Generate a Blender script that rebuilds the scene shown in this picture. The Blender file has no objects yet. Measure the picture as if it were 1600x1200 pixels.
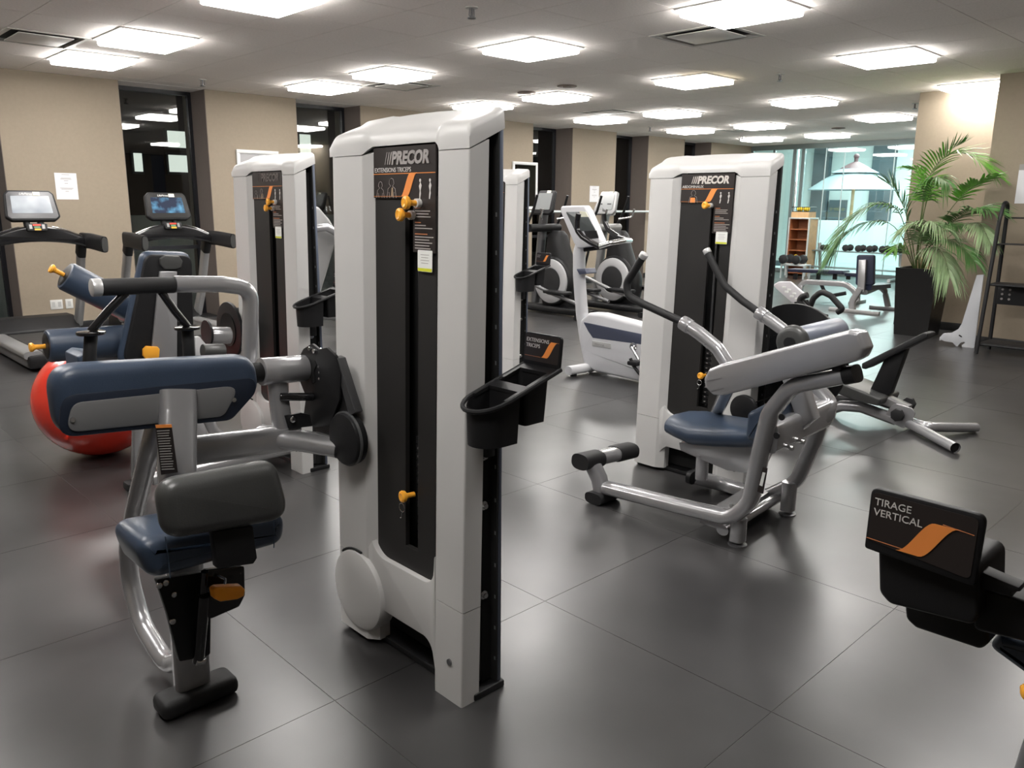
import bpy, bmesh, math, random
import numpy as np
from mathutils import Vector, Matrix
random.seed(7)
SC = bpy.context.scene
COL = SC.collection
PI = math.pi
# ------------------------------------------------------------------ camera
F_PX, YAW, PITCH, ROLL, EYE = 1257.4, 0.80389, 0.220083, -0.0081525, 1.5
_fw = Vector((math.cos(PITCH)*math.cos(YAW), math.cos(PITCH)*math.sin(YAW), -math.sin(PITCH)))
_rt = Vector((math.sin(YAW), -math.cos(YAW), 0)); _dn = _fw.cross(_rt)
_c, _s = math.cos(ROLL), math.sin(ROLL)
RT = _c*_rt + _s*_dn; DN = -_s*_rt + _c*_dn; FW = _fw
cam_d = bpy.data.cameras.new('camera'); cam = bpy.data.objects.new('camera', cam_d); COL.objects.link(cam)
cam_d.sensor_width = 36; cam_d.lens = F_PX/1600*36; cam_d.clip_end = 200; cam_d.clip_start = .02
mm = Matrix.Identity(4)
for i in range(3):
    mm[i][0] = RT[i]; mm[i][1] = -DN[i]; mm[i][2] = -FW[i]
mm[0][3], mm[1][3], mm[2][3] = 0, 0, EYE
cam.matrix_world = mm
SC.camera = cam
# ------------------------------------------------------------------ world, exposure
w = bpy.data.worlds.new('night'); SC.world = w; w.use_nodes = True
w.node_tree.nodes['Background'].inputs[0].default_value = (.010, .012, .018, 1)
w.node_tree.nodes['Background'].inputs[1].default_value = 1.0
SC.view_settings.view_transform = 'Standard'; SC.view_settings.look = 'None'
SC.view_settings.exposure = 0.60; SC.view_settings.gamma = 1; SC.view_settings.use_curve_mapping = False
LAMP = 20.0        # radiance of the ceiling panels
YARD = 200.0       # watts of each courtyard lamp
def area(name, loc, size, power, col, rot=(0, 0, 0)):
    d = bpy.data.lights.new(name, 'AREA'); d.shape = 'RECTANGLE'; d.size, d.size_y = size
    d.energy = power; d.color = col
    o = bpy.data.objects.new(name, d); COL.objects.link(o); o.location = loc; o.rotation_euler = rot
    return o
for i, (x, y) in enumerate(((19.6, 8.6), (19.6, 5.4), (22.2, 9), (22.2, 5))):
    area('courtyard_lamp', (x, y, 3.55), (1.6, 1.2), YARD, (.90, 1.0, .985))
# ------------------------------------------------------------------ measuring helpers: a direction seen from the eye meets a plane of the room
def ray(px, py): return RT*((px-800)/F_PX) + DN*((py-600)/F_PX) + FW
def onZ(px, py, z=0.): d = ray(px, py); t = (z-EYE)/d.z; return Vector((0, 0, EYE)) + d*t
def onX(px, py, x): d = ray(px, py); return Vector((0, 0, EYE)) + d*(x/d.x)
def onY(px, py, y): d = ray(px, py); return Vector((0, 0, EYE)) + d*(y/d.y)
def seen(p):
    q = Vector(p) - Vector((0, 0, EYE)); z = q.dot(FW)
    if z < .1: return (-1e5, -1e5)
    return (800+F_PX*q.dot(RT)/z, 600+F_PX*q.dot(DN)/z)
# ------------------------------------------------------------------ materials
def lin(c): return tuple((v/255/12.92 if v/255 <= .04045 else ((v/255+.055)/1.055)**2.4) for v in c)
MATS = {}
def mat(name, col, rough=.5, metal=0., spec=.5, noise=0., nscale=8., bump=0., bscale=200., coat=0., emit=None, estr=0., rvar=0., sheen=0., alpha=None):
    if name in MATS: return MATS[name]
    m = bpy.data.materials.new(name); m.use_nodes = True; nt = m.node_tree; b = nt.nodes['Principled BSDF']
    b.inputs['Base Color'].default_value = (*col, 1); b.inputs['Roughness'].default_value = rough
    b.inputs['Metallic'].default_value = metal; b.inputs['Specular IOR Level'].default_value = spec
    b.inputs['Coat Weight'].default_value = coat; b.inputs['Coat Roughness'].default_value = .12
    if emit: b.inputs['Emission Color'].default_value = (*emit, 1); b.inputs['Emission Strength'].default_value = estr
    tc = nt.nodes.new('ShaderNodeTexCoord')
    if noise or rvar:
        n = nt.nodes.new('ShaderNodeTexNoise'); n.inputs['Scale'].default_value = nscale; n.inputs['Detail'].default_value = 6
        nt.links.new(tc.outputs['Object'], n.inputs['Vector'])
        if noise:
            r = nt.nodes.new('ShaderNodeMapRange'); r.inputs[1].default_value = .3; r.inputs[2].default_value = .7
            r.inputs[3].default_value = 1-noise; r.inputs[4].default_value = 1+noise
            nt.links.new(n.outputs['Fac'], r.inputs[0])
            mx = nt.nodes.new('ShaderNodeVectorMath'); mx.operation = 'SCALE'; mx.inputs[0].default_value = col
            nt.links.new(r.outputs[0], mx.inputs['Scale']); nt.links.new(mx.outputs[0], b.inputs['Base Color'])
        if rvar:
            r2 = nt.nodes.new('ShaderNodeMapRange'); r2.inputs[1].default_value = .3; r2.inputs[2].default_value = .7
            r2.inputs[3].default_value = max(.03, rough-rvar); r2.inputs[4].default_value = rough+rvar
            nt.links.new(n.outputs['Fac'], r2.inputs[0]); nt.links.new(r2.outputs[0], b.inputs['Roughness'])
    if bump:
        n3 = nt.nodes.new('ShaderNodeTexNoise'); n3.inputs['Scale'].default_value = bscale; n3.inputs['Detail'].default_value = 3
        nt.links.new(tc.outputs['Object'], n3.inputs['Vector'])
        bp = nt.nodes.new('ShaderNodeBump'); bp.inputs['Strength'].default_value = bump; bp.inputs['Distance'].default_value = .004
        nt.links.new(n3.outputs['Fac'], bp.inputs['Height']); nt.links.new(bp.outputs[0], b.inputs['Normal'])
    MATS[name] = m
    return m
WHITE = mat('shroud_plastic', (.53, .525, .515), .42, noise=.02, nscale=3, bump=.03, bscale=400)
SILVER = mat('silver_paint', (.40, .40, .41), .24, metal=.5, coat=.5, noise=.03)
CHROME = mat('brushed_steel', (.72, .72, .72), .22, metal=1.)
BLACK = mat('black_plastic', (.010, .010, .011), .50, spec=.28, noise=.1, bump=.05, bscale=500)
GLOSSB = mat('gloss_black', (.010, .010, .011), .12, coat=.4)
RUBBER = mat('black_rubber', (.018, .018, .019), .6, spec=.35, noise=.1, bump=.1, bscale=300)
CHAR = mat('charcoal_panel', (.017, .016, .0155), .5, spec=.35, noise=.05)
SLOT = mat('dark_recess', (.004, .004, .004), .8)
BLUEG = mat('blue_grey_panel', (.085, .10, .14), .45)
BLUE = mat('blue_vinyl', (.036, .054, .088), .38, noise=.10, nscale=5, bump=.10, bscale=260)
PADB = mat('black_vinyl', (.055, .056, .055), .36, noise=.08, bump=.10, bscale=260)
ORANGE = mat('orange_plastic', (.92, .33, .02), .35)
AMBER = mat('amber_plastic', (.93, .42, .04), .3)
SWOOSH = mat('orange_print', (.85, .28, .06), .5)
PRINTW = mat('white_print', (.62, .60, .58), .5)
PRINTD = mat('grey_print', (.30, .28, .27), .5)
PRINTR = mat('rust_print', (.55, .20, .08), .5)
PLAC = mat('placard', (.024, .019, .018), .4, spec=.4)
PAPER = mat('paper', (.70, .70, .72), .7)
STICK = mat('sticker_white', (.78, .79, .76), .5)
LIME = mat('lime_print', (.62, .65, .03), .5)
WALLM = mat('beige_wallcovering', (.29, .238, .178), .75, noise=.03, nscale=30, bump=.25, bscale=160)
JAMB = mat('darker_jamb', (.14, .115, .10), .7, noise=.03, nscale=20)
BASEB = mat('black_baseboard', (.012, .012, .013), .4)
FRAMEW = mat('dark_window_frame', (.012, .013, .017), .35)
CEILM = mat('ceiling_tile', (.86, .81, .765), .9, noise=.05, nscale=60, bump=.4, bscale=220)
GRID = mat('ceiling_grid', (.70, .65, .61), .7)
DARKC = mat('ceiling_void', (.02, .02, .02), .9)
VENT = mat('vent_metal', (.56, .55, .52), .5)
LFRAME = mat('light_frame', (.75, .74, .72), .5)
LAMPM = mat('lamp_diffuser', (.9, .9, .9), .5, emit=(1.0, .97, .935), estr=LAMP)
LAMPW = mat('lamp_diffuser_warm', (.9, .9, .8), .5, emit=(1.0, .86, .60), estr=LAMP*.30)
RED = mat('red_vinyl_ball', (.72, .045, .025), .22, noise=.03, coat=.2)
TRED = mat('treadmill_silver', (.30, .30, .30), .35, metal=.4)
DKSIL = mat('dark_silver', (.16, .16, .165), .35, metal=.5)
BELT = mat('running_belt', (.040, .038, .036), .65, noise=.1, nscale=40)
POT = mat('planter_black', (.008, .0075, .0075), .28, spec=.35)
SOIL = mat('soil', (.05, .035, .02), .9, noise=.4, nscale=60)
WOOD = mat('cabinet_wood', (.30, .105, .040), .5, noise=.12, nscale=9)
PINE = mat('light_wood', (.55, .35, .17), .5, noise=.1, nscale=9)
GREYB = mat('grey_board', (.40, .41, .43), .5)
YEL = mat('yellow_plastic', (.85, .62, .03), .4)
AQUA = mat('courtyard_wall', (.62, .67, .66), .8, noise=.04, nscale=2)
AQUAD = mat('courtyard_dark', (.075, .10, .115), .7, noise=.3, nscale=1.5)
YFLOOR = mat('courtyard_floor', (.45, .50, .50), .5)
CANVAS = mat('umbrella_canvas', (.23, .29, .31), .8)
CAPM = mat('umbrella_cap', (.085, .04, .045), .7)
ALU = mat('aluminium_frame', (.20, .25, .25), .4, metal=.4)
TRIMG = mat('pale_metal', (.55, .60, .60), .4, metal=.3)
FROST = mat('frosted_film', (.70, .80, .81), .55)
_nt = FROST.node_tree; _b = _nt.nodes['Principled BSDF']; _t = _nt.nodes.new('ShaderNodeBsdfTranslucent'); _t.inputs[0].default_value = (.88, .95, .95, 1)
_m = _nt.nodes.new('ShaderNodeMixShader'); _m.inputs[0].default_value = .6; _nt.links.new(_b.outputs[0], _m.inputs[1]); _nt.links.new(_t.outputs[0], _m.inputs[2]); _nt.links.new(_m.outputs[0], _nt.nodes['Material Output'].inputs[0])
PIC = mat('picture_print', (.34, .14, .07), .5, noise=.6, nscale=7)
MATTE = mat('picture_mount', (.62, .62, .63), .5)
PICG = mat('picture_red', (.50, .03, .03), .5)
PICY = mat('picture_yellow', (.50, .33, .06), .5)
NIGHTW = mat('lit_room_far', (.45, .5, .45), .7, emit=(.62, .66, .60), estr=1.1)
NIGHTD = mat('night_facade', (.05, .035, .03), .8)
PALEB = mat('pale_reflection', (.45, .46, .42), .7)
HULL = mat('bike_shell', (.62, .62, .64), .35)
HULLB = mat('bike_shell_blue', (.075, .085, .13), .4)
def glass(name, tint, rough=.0):
    m = bpy.data.materials.new(name); m.use_nodes = True; nt = m.node_tree; nt.nodes.clear()
    o = nt.nodes.new('ShaderNodeOutputMaterial'); t = nt.nodes.new('ShaderNodeBsdfTransparent'); g = nt.nodes.new('ShaderNodeBsdfGlossy')
    mx = nt.nodes.new('ShaderNodeMixShader'); fr = nt.nodes.new('ShaderNodeFresnel'); fr.inputs[0].default_value = 1.5
    ad = nt.nodes.new('ShaderNodeMath'); ad.operation = 'MULTIPLY_ADD'; ad.inputs[1].default_value = 1.6; ad.inputs[2].default_value = .02
    nt.links.new(fr.outputs[0], ad.inputs[0])
    t.inputs[0].default_value = (*tint, 1); g.inputs[1].default_value = rough
    nt.links.new(ad.outputs[0], mx.inputs[0]); nt.links.new(t.outputs[0], mx.inputs[1]); nt.links.new(g.outputs[0], mx.inputs[2])
    nt.links.new(mx.outputs[0], o.inputs[0]); return m
GLASSN = glass('window_glass', (.85, .88, .87)); GLASSA = glass('courtyard_glass', (.86, .945, .935))
def floor_mat():
    m = bpy.data.materials.new('dark_vinyl_floor'); m.use_nodes = True; nt = m.node_tree; b = nt.nodes['Principled BSDF']
    tc = nt.nodes.new('ShaderNodeTexCoord'); ge = nt.nodes.new('ShaderNodeNewGeometry')
    n1 = nt.nodes.new('ShaderNodeTexNoise'); n1.inputs['Scale'].default_value = 1.6; n1.inputs['Detail'].default_value = 4; n1.inputs['Roughness'].default_value = .5
    nt.links.new(ge.outputs['Position'], n1.inputs['Vector'])
    n2 = nt.nodes.new('ShaderNodeTexNoise'); n2.inputs['Scale'].default_value = 2.6; n2.inputs['Detail'].default_value = 3
    nt.links.new(ge.outputs['Position'], n2.inputs['Vector'])
    r = nt.nodes.new('ShaderNodeMapRange'); r.inputs[1].default_value = .32; r.inputs[2].default_value = .72; r.inputs[3].default_value = .026; r.inputs[4].default_value = .054
    nt.links.new(n1.outputs['Fac'], r.inputs[0])
    cb = nt.nodes.new('ShaderNodeVectorMath'); cb.operation = 'SCALE'; cb.inputs[0].default_value = (1.0, .97, .98)
    nt.links.new(r.outputs[0], cb.inputs['Scale']); nt.links.new(cb.outputs[0], b.inputs['Base Color'])
    r2 = nt.nodes.new('ShaderNodeMapRange'); r2.inputs[1].default_value = .3; r2.inputs[2].default_value = .7; r2.inputs[3].default_value = .278; r2.inputs[4].default_value = .31
    nt.links.new(n2.outputs['Fac'], r2.inputs[0]); nt.links.new(r2.outputs[0], b.inputs['Roughness'])
    b.inputs['Specular IOR Level'].default_value = .8
    n3 = nt.nodes.new('ShaderNodeTexNoise'); n3.inputs['Scale'].default_value = 420; nt.links.new(ge.outputs['Position'], n3.inputs['Vector'])
    n4 = nt.nodes.new('ShaderNodeTexNoise'); n4.inputs['Scale'].default_value = 3.0; n4.inputs['Detail'].default_value = 3; nt.links.new(ge.outputs['Position'], n4.inputs['Vector'])
    b1 = nt.nodes.new('ShaderNodeBump'); b1.inputs['Strength'].default_value = .10; b1.inputs['Distance'].default_value = .002
    nt.links.new(n3.outputs['Fac'], b1.inputs['Height'])
    b2 = nt.nodes.new('ShaderNodeBump'); b2.inputs['Strength'].default_value = .05; b2.inputs['Distance'].default_value = .02
    
    return m
FLOORM = floor_mat()
SEAM = mat('floor_seam', (.24, .23, .22), .6)
# ------------------------------------------------------------------ mesh building
def V(*a): return Vector(a if len(a) == 3 else a[0])
def frame(o, u, v):
    u = Vector(u).normalized(); v = Vector(v); n = u.cross(v).normalized(); v = n.cross(u)
    m = Matrix.Identity(4)
    for i in range(3): m[i][0], m[i][1], m[i][2], m[i][3] = u[i], v[i], n[i], o[i]
    return m
def fillet(pts, r, n=6):
    pts = [Vector(p) for p in pts]
    if r <= 0: return pts
    out = [pts[0]]
    for i in range(1, len(pts)-1):
        a, b, c = pts[i-1], pts[i], pts[i+1]
        d1 = (a-b); d2 = (c-b); l1, l2 = d1.length, d2.length; d1.normalize(); d2.normalize()
        ang = d1.angle(d2)
        if ang > PI-.05: out.append(b); continue
        t = min(r/math.tan(ang/2), l1*.48, l2*.48)
        p, q = b+d1*t, b+d2*t
        for k in range(n+1):
            s = k/n; out.append(p.lerp(b, s).lerp(b.lerp(q, s), s))
    out.append(pts[-1]); return out
def fil2(poly, r, n=4):
    P = [Vector((p[0], p[1], 0)) for p in poly]; out = []; L = len(P)
    rr = r if isinstance(r, (list, tuple)) else [r]*L
    for i in range(L):
        a, b, c = P[i-1], P[i], P[(i+1) % L]; d1 = a-b; d2 = c-b; l1, l2 = d1.length, d2.length
        d1.normalize(); d2.normalize(); ang = d1.angle(d2)
        if rr[i] <= 0 or ang > PI-.05: out.append((b.x, b.y)); continue
        t = min(rr[i]/math.tan(ang/2), l1*.49, l2*.49); p, q = b+d1*t, b+d2*t
        for k in range(n+1):
            s = k/n; z = p.lerp(b, s).lerp(b.lerp(q, s), s); out.append((z.x, z.y))
    return out
class MB:
    def __init__(s): s.bm = bmesh.new()
    def _bev(s, faces, bev, seg=2, ang=30):
        if bev <= 0: return
        s.bm.normal_update()
        es = set()
        for f in faces:
            for e in f.edges:
                if len(e.link_faces) == 2 and e.calc_face_angle(0) > math.radians(ang): es.add(e)
        if es: bmesh.ops.bevel(s.bm, geom=list(es), offset=bev, segments=seg, profile=.5, affect='EDGES', clamp_overlap=True)
    def box(s, c, d, bev=0., rot=None, seg=2):
        c = Vector(c); M = rot.to_4x4() if rot is not None else Matrix.Identity(4)
        vs = [s.bm.verts.new(c + (M @ Vector((i*d[0]/2, j*d[1]/2, k*d[2]/2)))) for i in (-1, 1) for j in (-1, 1) for k in (-1, 1)]
        F = [s.bm.faces.new([vs[i] for i in q]) for q in ((0, 1, 3, 2), (4, 6, 7, 5), (0, 4, 5, 1), (2, 3, 7, 6), (0, 2, 6, 4), (1, 5, 7, 3))]
        s._bev(F, bev, seg); return s
    def bx(s, a, b, bev=0., seg=2):
        return s.box([(a[i]+b[i])/2 for i in range(3)], [abs(b[i]-a[i]) for i in range(3)], bev, None, seg)
    def ext(s, poly, M, d, bev=0., taper=1., seg=2, ang=30):
        n = len(poly); cx = sum(p[0] for p in poly)/n; cy = sum(p[1] for p in poly)/n
        if bev > 0 and taper == 1.:
            ar = sum(poly[i-1][0]*poly[i][1]-poly[i][0]*poly[i-1][1] for i in range(n)); sg = 1 if ar > 0 else -1
            N = []
            for i in range(n):
                a = Vector(poly[i])-Vector(poly[i-1]); b = Vector(poly[(i+1) % n])-Vector(poly[i])
                a = a.normalized() if a.length > 1e-9 else Vector((0, 0)); b = b.normalized() if b.length > 1e-9 else a
                na = Vector((-a.y, a.x))*sg; nb = Vector((-b.y, b.x))*sg; m = (na+nb)
                m = m.normalized() if m.length > 1e-6 else na
                N.append(m/max(.5, m.dot(na)))
            dd = abs(d); b_ = min(bev, dd*.49); k = 4 if bev > .004 else 2; rg = []
            for i in range(k+1):
                t = PI/2*i/k; rg.append((b_*(1-math.sin(t)), b_*(1-math.cos(t))))
            rg = rg + [(o_, dd-z_) for o_, z_ in rg[::-1]]
            sec = [[M @ Vector((poly[i][0]+N[i].x*o_, poly[i][1]+N[i].y*o_, math.copysign(z_, d))) for i in range(n)] for o_, z_ in rg]
            return s.loft(sec, closed=True)
        a = [s.bm.verts.new(M @ Vector((p[0], p[1], 0))) for p in poly]
        b = [s.bm.verts.new(M @ Vector((cx+(p[0]-cx)*taper, cy+(p[1]-cy)*taper, d))) for p in poly]
        F = [s.bm.faces.new(a[::-1]), s.bm.faces.new(b)]
        for i in range(n): F.append(s.bm.faces.new((a[i], a[(i+1) % n], b[(i+1) % n], b[i])))
        if bev > 0:
            es = set()
            for f in F[:2]: es.update(f.edges)
            bmesh.ops.bevel(s.bm, geom=list(es), offset=bev, segments=seg, profile=.5, affect='EDGES', clamp_overlap=True)
        return s
    def tube(s, pts, w, h=None, seg=14, fil=0., up=None, sup=2., cap=True, fn=6, taper=None):
        h = h or w; P = fillet(pts, fil, fn); n = len(P); T = []
        for i in range(n):
            t = (P[min(i+1, n-1)]-P[max(i-1, 0)]).normalized(); T.append(t)
        if up is None:
            up = Vector((0, 0, 1)) if abs(T[0].z) < .9 else Vector((1, 0, 0)); pt = True
        else: up = Vector(up); pt = False
        rings = []; u = up
        for i in range(n):
            base = u if pt else up
            u = (base - T[i]*base.dot(T[i])); u = u.normalized() if u.length > 1e-5 else T[i].orthogonal().normalized()
            v = T[i].cross(u); k = 1. if taper is None else 1+(taper-1)*i/(n-1)
            ring = []
            for j in range(seg):
                a = 2*PI*j/seg; ca, sa = math.cos(a), math.sin(a); e = 2/sup
                x = math.copysign(abs(ca)**e, ca)*h*k; y = math.copysign(abs(sa)**e, sa)*w*k
                ring.append(s.bm.verts.new(P[i] + u*x + v*y))
            rings.append(ring)
        for i in range(n-1):
            for j in range(seg):
                s.bm.faces.new((rings[i][j], rings[i][(j+1) % seg], rings[i+1][(j+1) % seg], rings[i+1][j]))
        if cap: s.bm.faces.new(rings[0][::-1]); s.bm.faces.new(rings[-1])
        return s
    def cyl(s, a, b, r, seg=20, r2=None, bev=0.):
        a, b = Vector(a), Vector(b); r2 = r if r2 is None else r2; L = (b-a).length
        prof = [(0, r), (L, r2)] if bev <= 0 else [(0, r-bev), (bev*.3, r-bev*.3), (bev, r), (L-bev, r2), (L-bev*.3, r2-bev*.3), (L, r2-bev)]
        return s.lathe(prof, a, b-a, seg)
    def lathe(s, prof, o, axis, seg=24, cap=True):
        o = Vector(o); ax = Vector(axis).normalized(); u = ax.orthogonal().normalized(); v = ax.cross(u); R = []
        for (z, r) in prof:
            r = max(r, 1e-4); R.append([s.bm.verts.new(o+ax*z+(u*math.cos(2*PI*j/seg)+v*math.sin(2*PI*j/seg))*r) for j in range(seg)])
        for i in range(len(R)-1):
            for j in range(seg): s.bm.faces.new((R[i][j], R[i][(j+1) % seg], R[i+1][(j+1) % seg], R[i+1][j]))
        if cap: s.bm.faces.new(R[0][::-1]); s.bm.faces.new(R[-1])
        return s
    def ell(s, c, r, seg=24, rings=14):
        c = Vector(c); r = (r, r, r) if not isinstance(r, (tuple, list)) else r
        g = bmesh.ops.create_uvsphere(s.bm, u_segments=seg, v_segments=rings, radius=1)
        for v in g['verts']: v.co = Vector((v.co.x*r[0], v.co.y*r[1], v.co.z*r[2])) + c
        return s
    def loft(s, sections, closed=False, cap=True):
        R = [[s.bm.verts.new(Vector(p)) for p in sec] for sec in sections]; m = len(R[0])
        for i in range(len(R)-1):
            for j in range(m if closed else m-1): s.bm.faces.new((R[i][j], R[i][(j+1) % m], R[i+1][(j+1) % m], R[i+1][j]))
        if cap: s.bm.faces.new(R[0][::-1]); s.bm.faces.new(R[-1])
        return s
    def quad(s, *p): s.bm.faces.new([s.bm.verts.new(Vector(q)) for q in p]); return s
    def build(s, name, m, parent=None, label=None, ang=38, rel=True):
        bm = s.bm
        if parent is not None and rel:
            inv = WM(parent).inverted()
            bm.transform(inv)
        bmesh.ops.recalc_face_normals(bm, faces=bm.faces)
        th = math.radians(ang)
        for e in bm.edges: e.smooth = not (len(e.link_faces) == 2 and e.calc_face_angle(0) > th)
        for f in bm.faces: f.smooth = True
        me = bpy.data.meshes.new(name); bm.to_mesh(me); bm.free(); me.materials.append(m)
        o = bpy.data.objects.new(name, me); COL.objects.link(o)
        if parent is not None: o.parent = parent
        if label: o['label'] = label
        if name in STUFFY: o['kind'] = 'stuff'
        return o
STUFFY = ('bolts', 'clips', 'exercise_icons', 'instruction_headings', 'instruction_lines', 'stack_numbers', 'rule_lines', 'logo_bars', 'sticker_lines', 'guide_rods', 'anatomy_outline', 'text_lines', 'print_lines')
def WM(o):
    M = o.matrix_basis.copy(); p = o.parent
    while p is not None: M = p.matrix_basis @ M; p = p.parent
    return M
def tag(o, label, cat, group=None):
    o['label'] = label; o['category'] = cat
    if group: o['group'] = group
    return o
def thing(name, loc, label, cat, group=None):
    o = bpy.data.objects.new(name, None); COL.objects.link(o); o.location = loc; o.empty_display_size = .1
    return tag(o, label, cat, group)
def struct(o): o['kind'] = 'structure'; return o
def copy_tree(o, parent=None):
    c = o.copy(); COL.objects.link(c); c.parent = parent
    for ch in list(o.children): copy_tree(ch, c)
    return c
def text(name, body, M, size, m, parent, ext=.0006, shear=0., sx=1., bold=0.):
    cu = bpy.data.curves.new(name, 'FONT'); cu.body = body; cu.size = size; cu.extrude = ext; cu.shear = shear; cu.offset = bold
    cu.resolution_u = 3; t = bpy.data.objects.new(name, cu); COL.objects.link(t)
    bpy.context.view_layer.update()
    me = bpy.data.meshes.new_from_object(t); bpy.data.objects.remove(t); bpy.data.curves.remove(cu)
    S = Matrix.Diagonal((sx, 1, 1, 1)); me.transform(WM(parent).inverted() @ M @ S); me.materials.append(m)
    o = bpy.data.objects.new(name, me); COL.objects.link(o); o.parent = parent
    return o
X1, Y1, Z1 = Vector((1, 0, 0)), Vector((0, 1, 0)), Vector((0, 0, 1))
# ================================================================== THE ROOM
CZ = 2.88; YW = 10.41; XG = 17.9; XC = 10.87; XN = 9.95
# floor slab and tiles
fl = struct(MB().bx((-4, -5, -.12), (XG, 11.5, -.0025)).build('floor', SEAM))
PX, PY, OX, OY = .935, .955, 1.145, 1.01
cand = []
for i in range(-6, 19):
    for j in range(-7, 11):
        x0, y0 = OX+i*PX, OY+j*PY
        x1, y1 = min(x0+PX, XG), min(y0+PY, 11.0)
        if x1-x0 < .05 or y1-y0 < .05: continue
        q = [seen((x, y, 0)) for x in (x0, x1) for y in (y0, y1)]
        vis = any(-60 < a < 1660 and -60 < b < 1300 for a, b in q)
        d = math.hypot((x0+x1)/2, (y0+y1)/2)
        cand.append((not vis, d, x0, y0, x1, y1))
cand.sort(); tile_me = None; rest = MB(); G = .0011; nt_ = 0
for nv, d, x0, y0, x1, y1 in cand:
    full = abs(x1-x0-PX) < 1e-6 and abs(y1-y0-PY) < 1e-6
    if not nv and nt_ < 280:
        if full and tile_me:
            o = bpy.data.objects.new('floor_tile', tile_me); COL.objects.link(o); o.parent = fl; o.location = (x0, y0, 0)
        else:
            mb = MB().bx((G, G, -.0025), (x1-x0-G, y1-y0-G, 0))
            o = mb.build('floor_tile', FLOORM); o.parent = fl; o.location = (x0, y0, 0)
            if full: tile_me = o.data
        nt_ += 1
    else: rest.bx((x0+G, y0+G, -.0025), (x1-G, y1-G, 0))
o = rest.build('floor_tiles', FLOORM, fl); o['kind'] = 'stuff'
# ceiling: grid of tiles, lamps and vents drop into cells
ce = struct(MB().bx((-4, -5, CZ+.02), (XG+.1, 10.9, CZ+.14)).build('ceiling', DARKC))
TX, TY, CX0, CY0 = .65, .71, -.05, 2.99-5*.71
def cell(i, j): return CX0+i*TX, CY0+j*TY
lamp_cells = set(); vent_cells = set()
for i, X in enumerate((0, 4, 8, 12, 16, 20, 24)):
    for j, Yc in enumerate((2, 5, 8, 11, 13)):
        lamp_cells.add((X, Yc))
vent_px = ((60, 56, 'pale square ceiling air vent in the top left corner'), (645, 134, 'square ceiling air vent beside the lamp pair at upper centre'), (1100, 52, 'large square ceiling air vent under the big lamp at top right'),
           (968, 177, 'ceiling air vent behind a lamp above the exercise bike'), (1190, 202, 'small far ceiling air vent towards the glass wall'))
for px, py, lb in vent_px:
    p = onZ(px, py, CZ); vent_cells.add((math.floor((p.x-CX0)/TX), math.floor((p.y-CY0)/TY)))
lamp_cells -= vent_cells
cand = []
for i in range(-6, 28):
    for j in range(-5, 18):
        x0, y0 = cell(i, j); x1, y1 = min(x0+TX, XG), min(y0+TY, YW+.0)
        if x1-x0 < .05 or y1-y0 < .05 or (i, j) in lamp_cells or (i, j) in vent_cells: continue
        q = [seen((x, y, CZ)) for x in (x0, x1) for y in (y0, y1)]
        vis = any(-30 < a < 1630 and -30 < b < 1230 for a, b in q)
        cand.append((not vis, math.hypot(x0, y0), x0, y0, x1, y1))
cand.sort(); cme = None; rest = MB(); n = 0; G = .0025
for nv, d, x0, y0, x1, y1 in cand:
    full = abs(x1-x0-TX) < 1e-6 and abs(y1-y0-TY) < 1e-6
    if not nv and n < 290:
        if full and cme:
            o = bpy.data.objects.new('ceiling_tile', cme); COL.objects.link(o); o.parent = ce; o.location = (x0, y0, CZ)
        else:
            o = MB().bx((G, G, 0), (x1-x0-G, y1-y0-G, .02)).build('ceiling_tile', CEILM); o.parent = ce; o.location = (x0, y0, CZ)
            if full: cme = o.data
        n += 1
    else: rest.bx((x0+G, y0+G, CZ), (x1-G, y1-G, CZ+.02))
o = rest.build('ceiling_tiles', CEILM, ce); o['kind'] = 'stuff'
gr = MB()
for i in range(-6, 29):
    x = CX0+i*TX
    if x < XG: gr.bx((x-.004, CY0-4*TY, CZ+.004), (x+.004, YW, CZ+.02))
for j in range(-4, 18):
    y = CY0+j*TY
    if y < YW: gr.bx((-4, y-.004, CZ+.003), (XG, y+.004, CZ+.02))
gr.build('ceiling_grid', GRID, ce)
# ceiling lamps
lamp0 = None; lamps = []
for (i, j) in sorted(lamp_cells, key=lambda c: (c[1], c[0])):
    x0, y0 = cell(i, j)
    if x0+TX > XG or (x0 > 11 and y0 < 4.2): continue
    if lamp0 is None:
        lamp0 = thing('ceiling_lamp', (x0+TX/2, y0+TY/2, CZ), '', 'ceiling lamp')
        a, b = TX/2, TY/2; c = (x0+a, y0+b)
        fm = MB()
        for sx in (-1, 1):
            fm.bx((c[0]+sx*(a-.014)-.014, c[1]-b, CZ-.012), (c[0]+sx*(a-.014)+.014, c[1]+b, CZ+.02))
            fm.bx((c[0]-a+.028, c[1]+sx*(b-.014)-.014, CZ-.012), (c[0]+a-.028, c[1]+sx*(b-.014)+.014, CZ+.02))
        fm.build('frame', LFRAME, lamp0)
        MB().bx((c[0]-a+.028, c[1]-b+.028, CZ-.060), (c[0]+a-.028, c[1]+b-.028, CZ+.006), .014).build('diffuser', LAMPM, lamp0)
        L = lamp0
    else:
        L = copy_tree(lamp0); L.location = (x0+TX/2, y0+TY/2, CZ)
    L['group'] = 'square ceiling lamps'
    lamps.append(L)
for k, L in enumerate(lamps):
    q = seen(L.location); vx, vy = q
    if not (-80 < vx < 1680 and -60 < vy < 700): L['label'] = 'glowing square ceiling lamp outside the picture above the gym floor'; continue
    L['lp'] = 1
LAMPS_IN = [L for L in lamps if 'lp' in L.keys()]
for L in LAMPS_IN: del L['lp']
LAMP_NAMES = []   # nearest described thing for each lamp: filled below
def lamp_label(L):
    vx, vy = seen(L.location)
    return vx, vy
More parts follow.
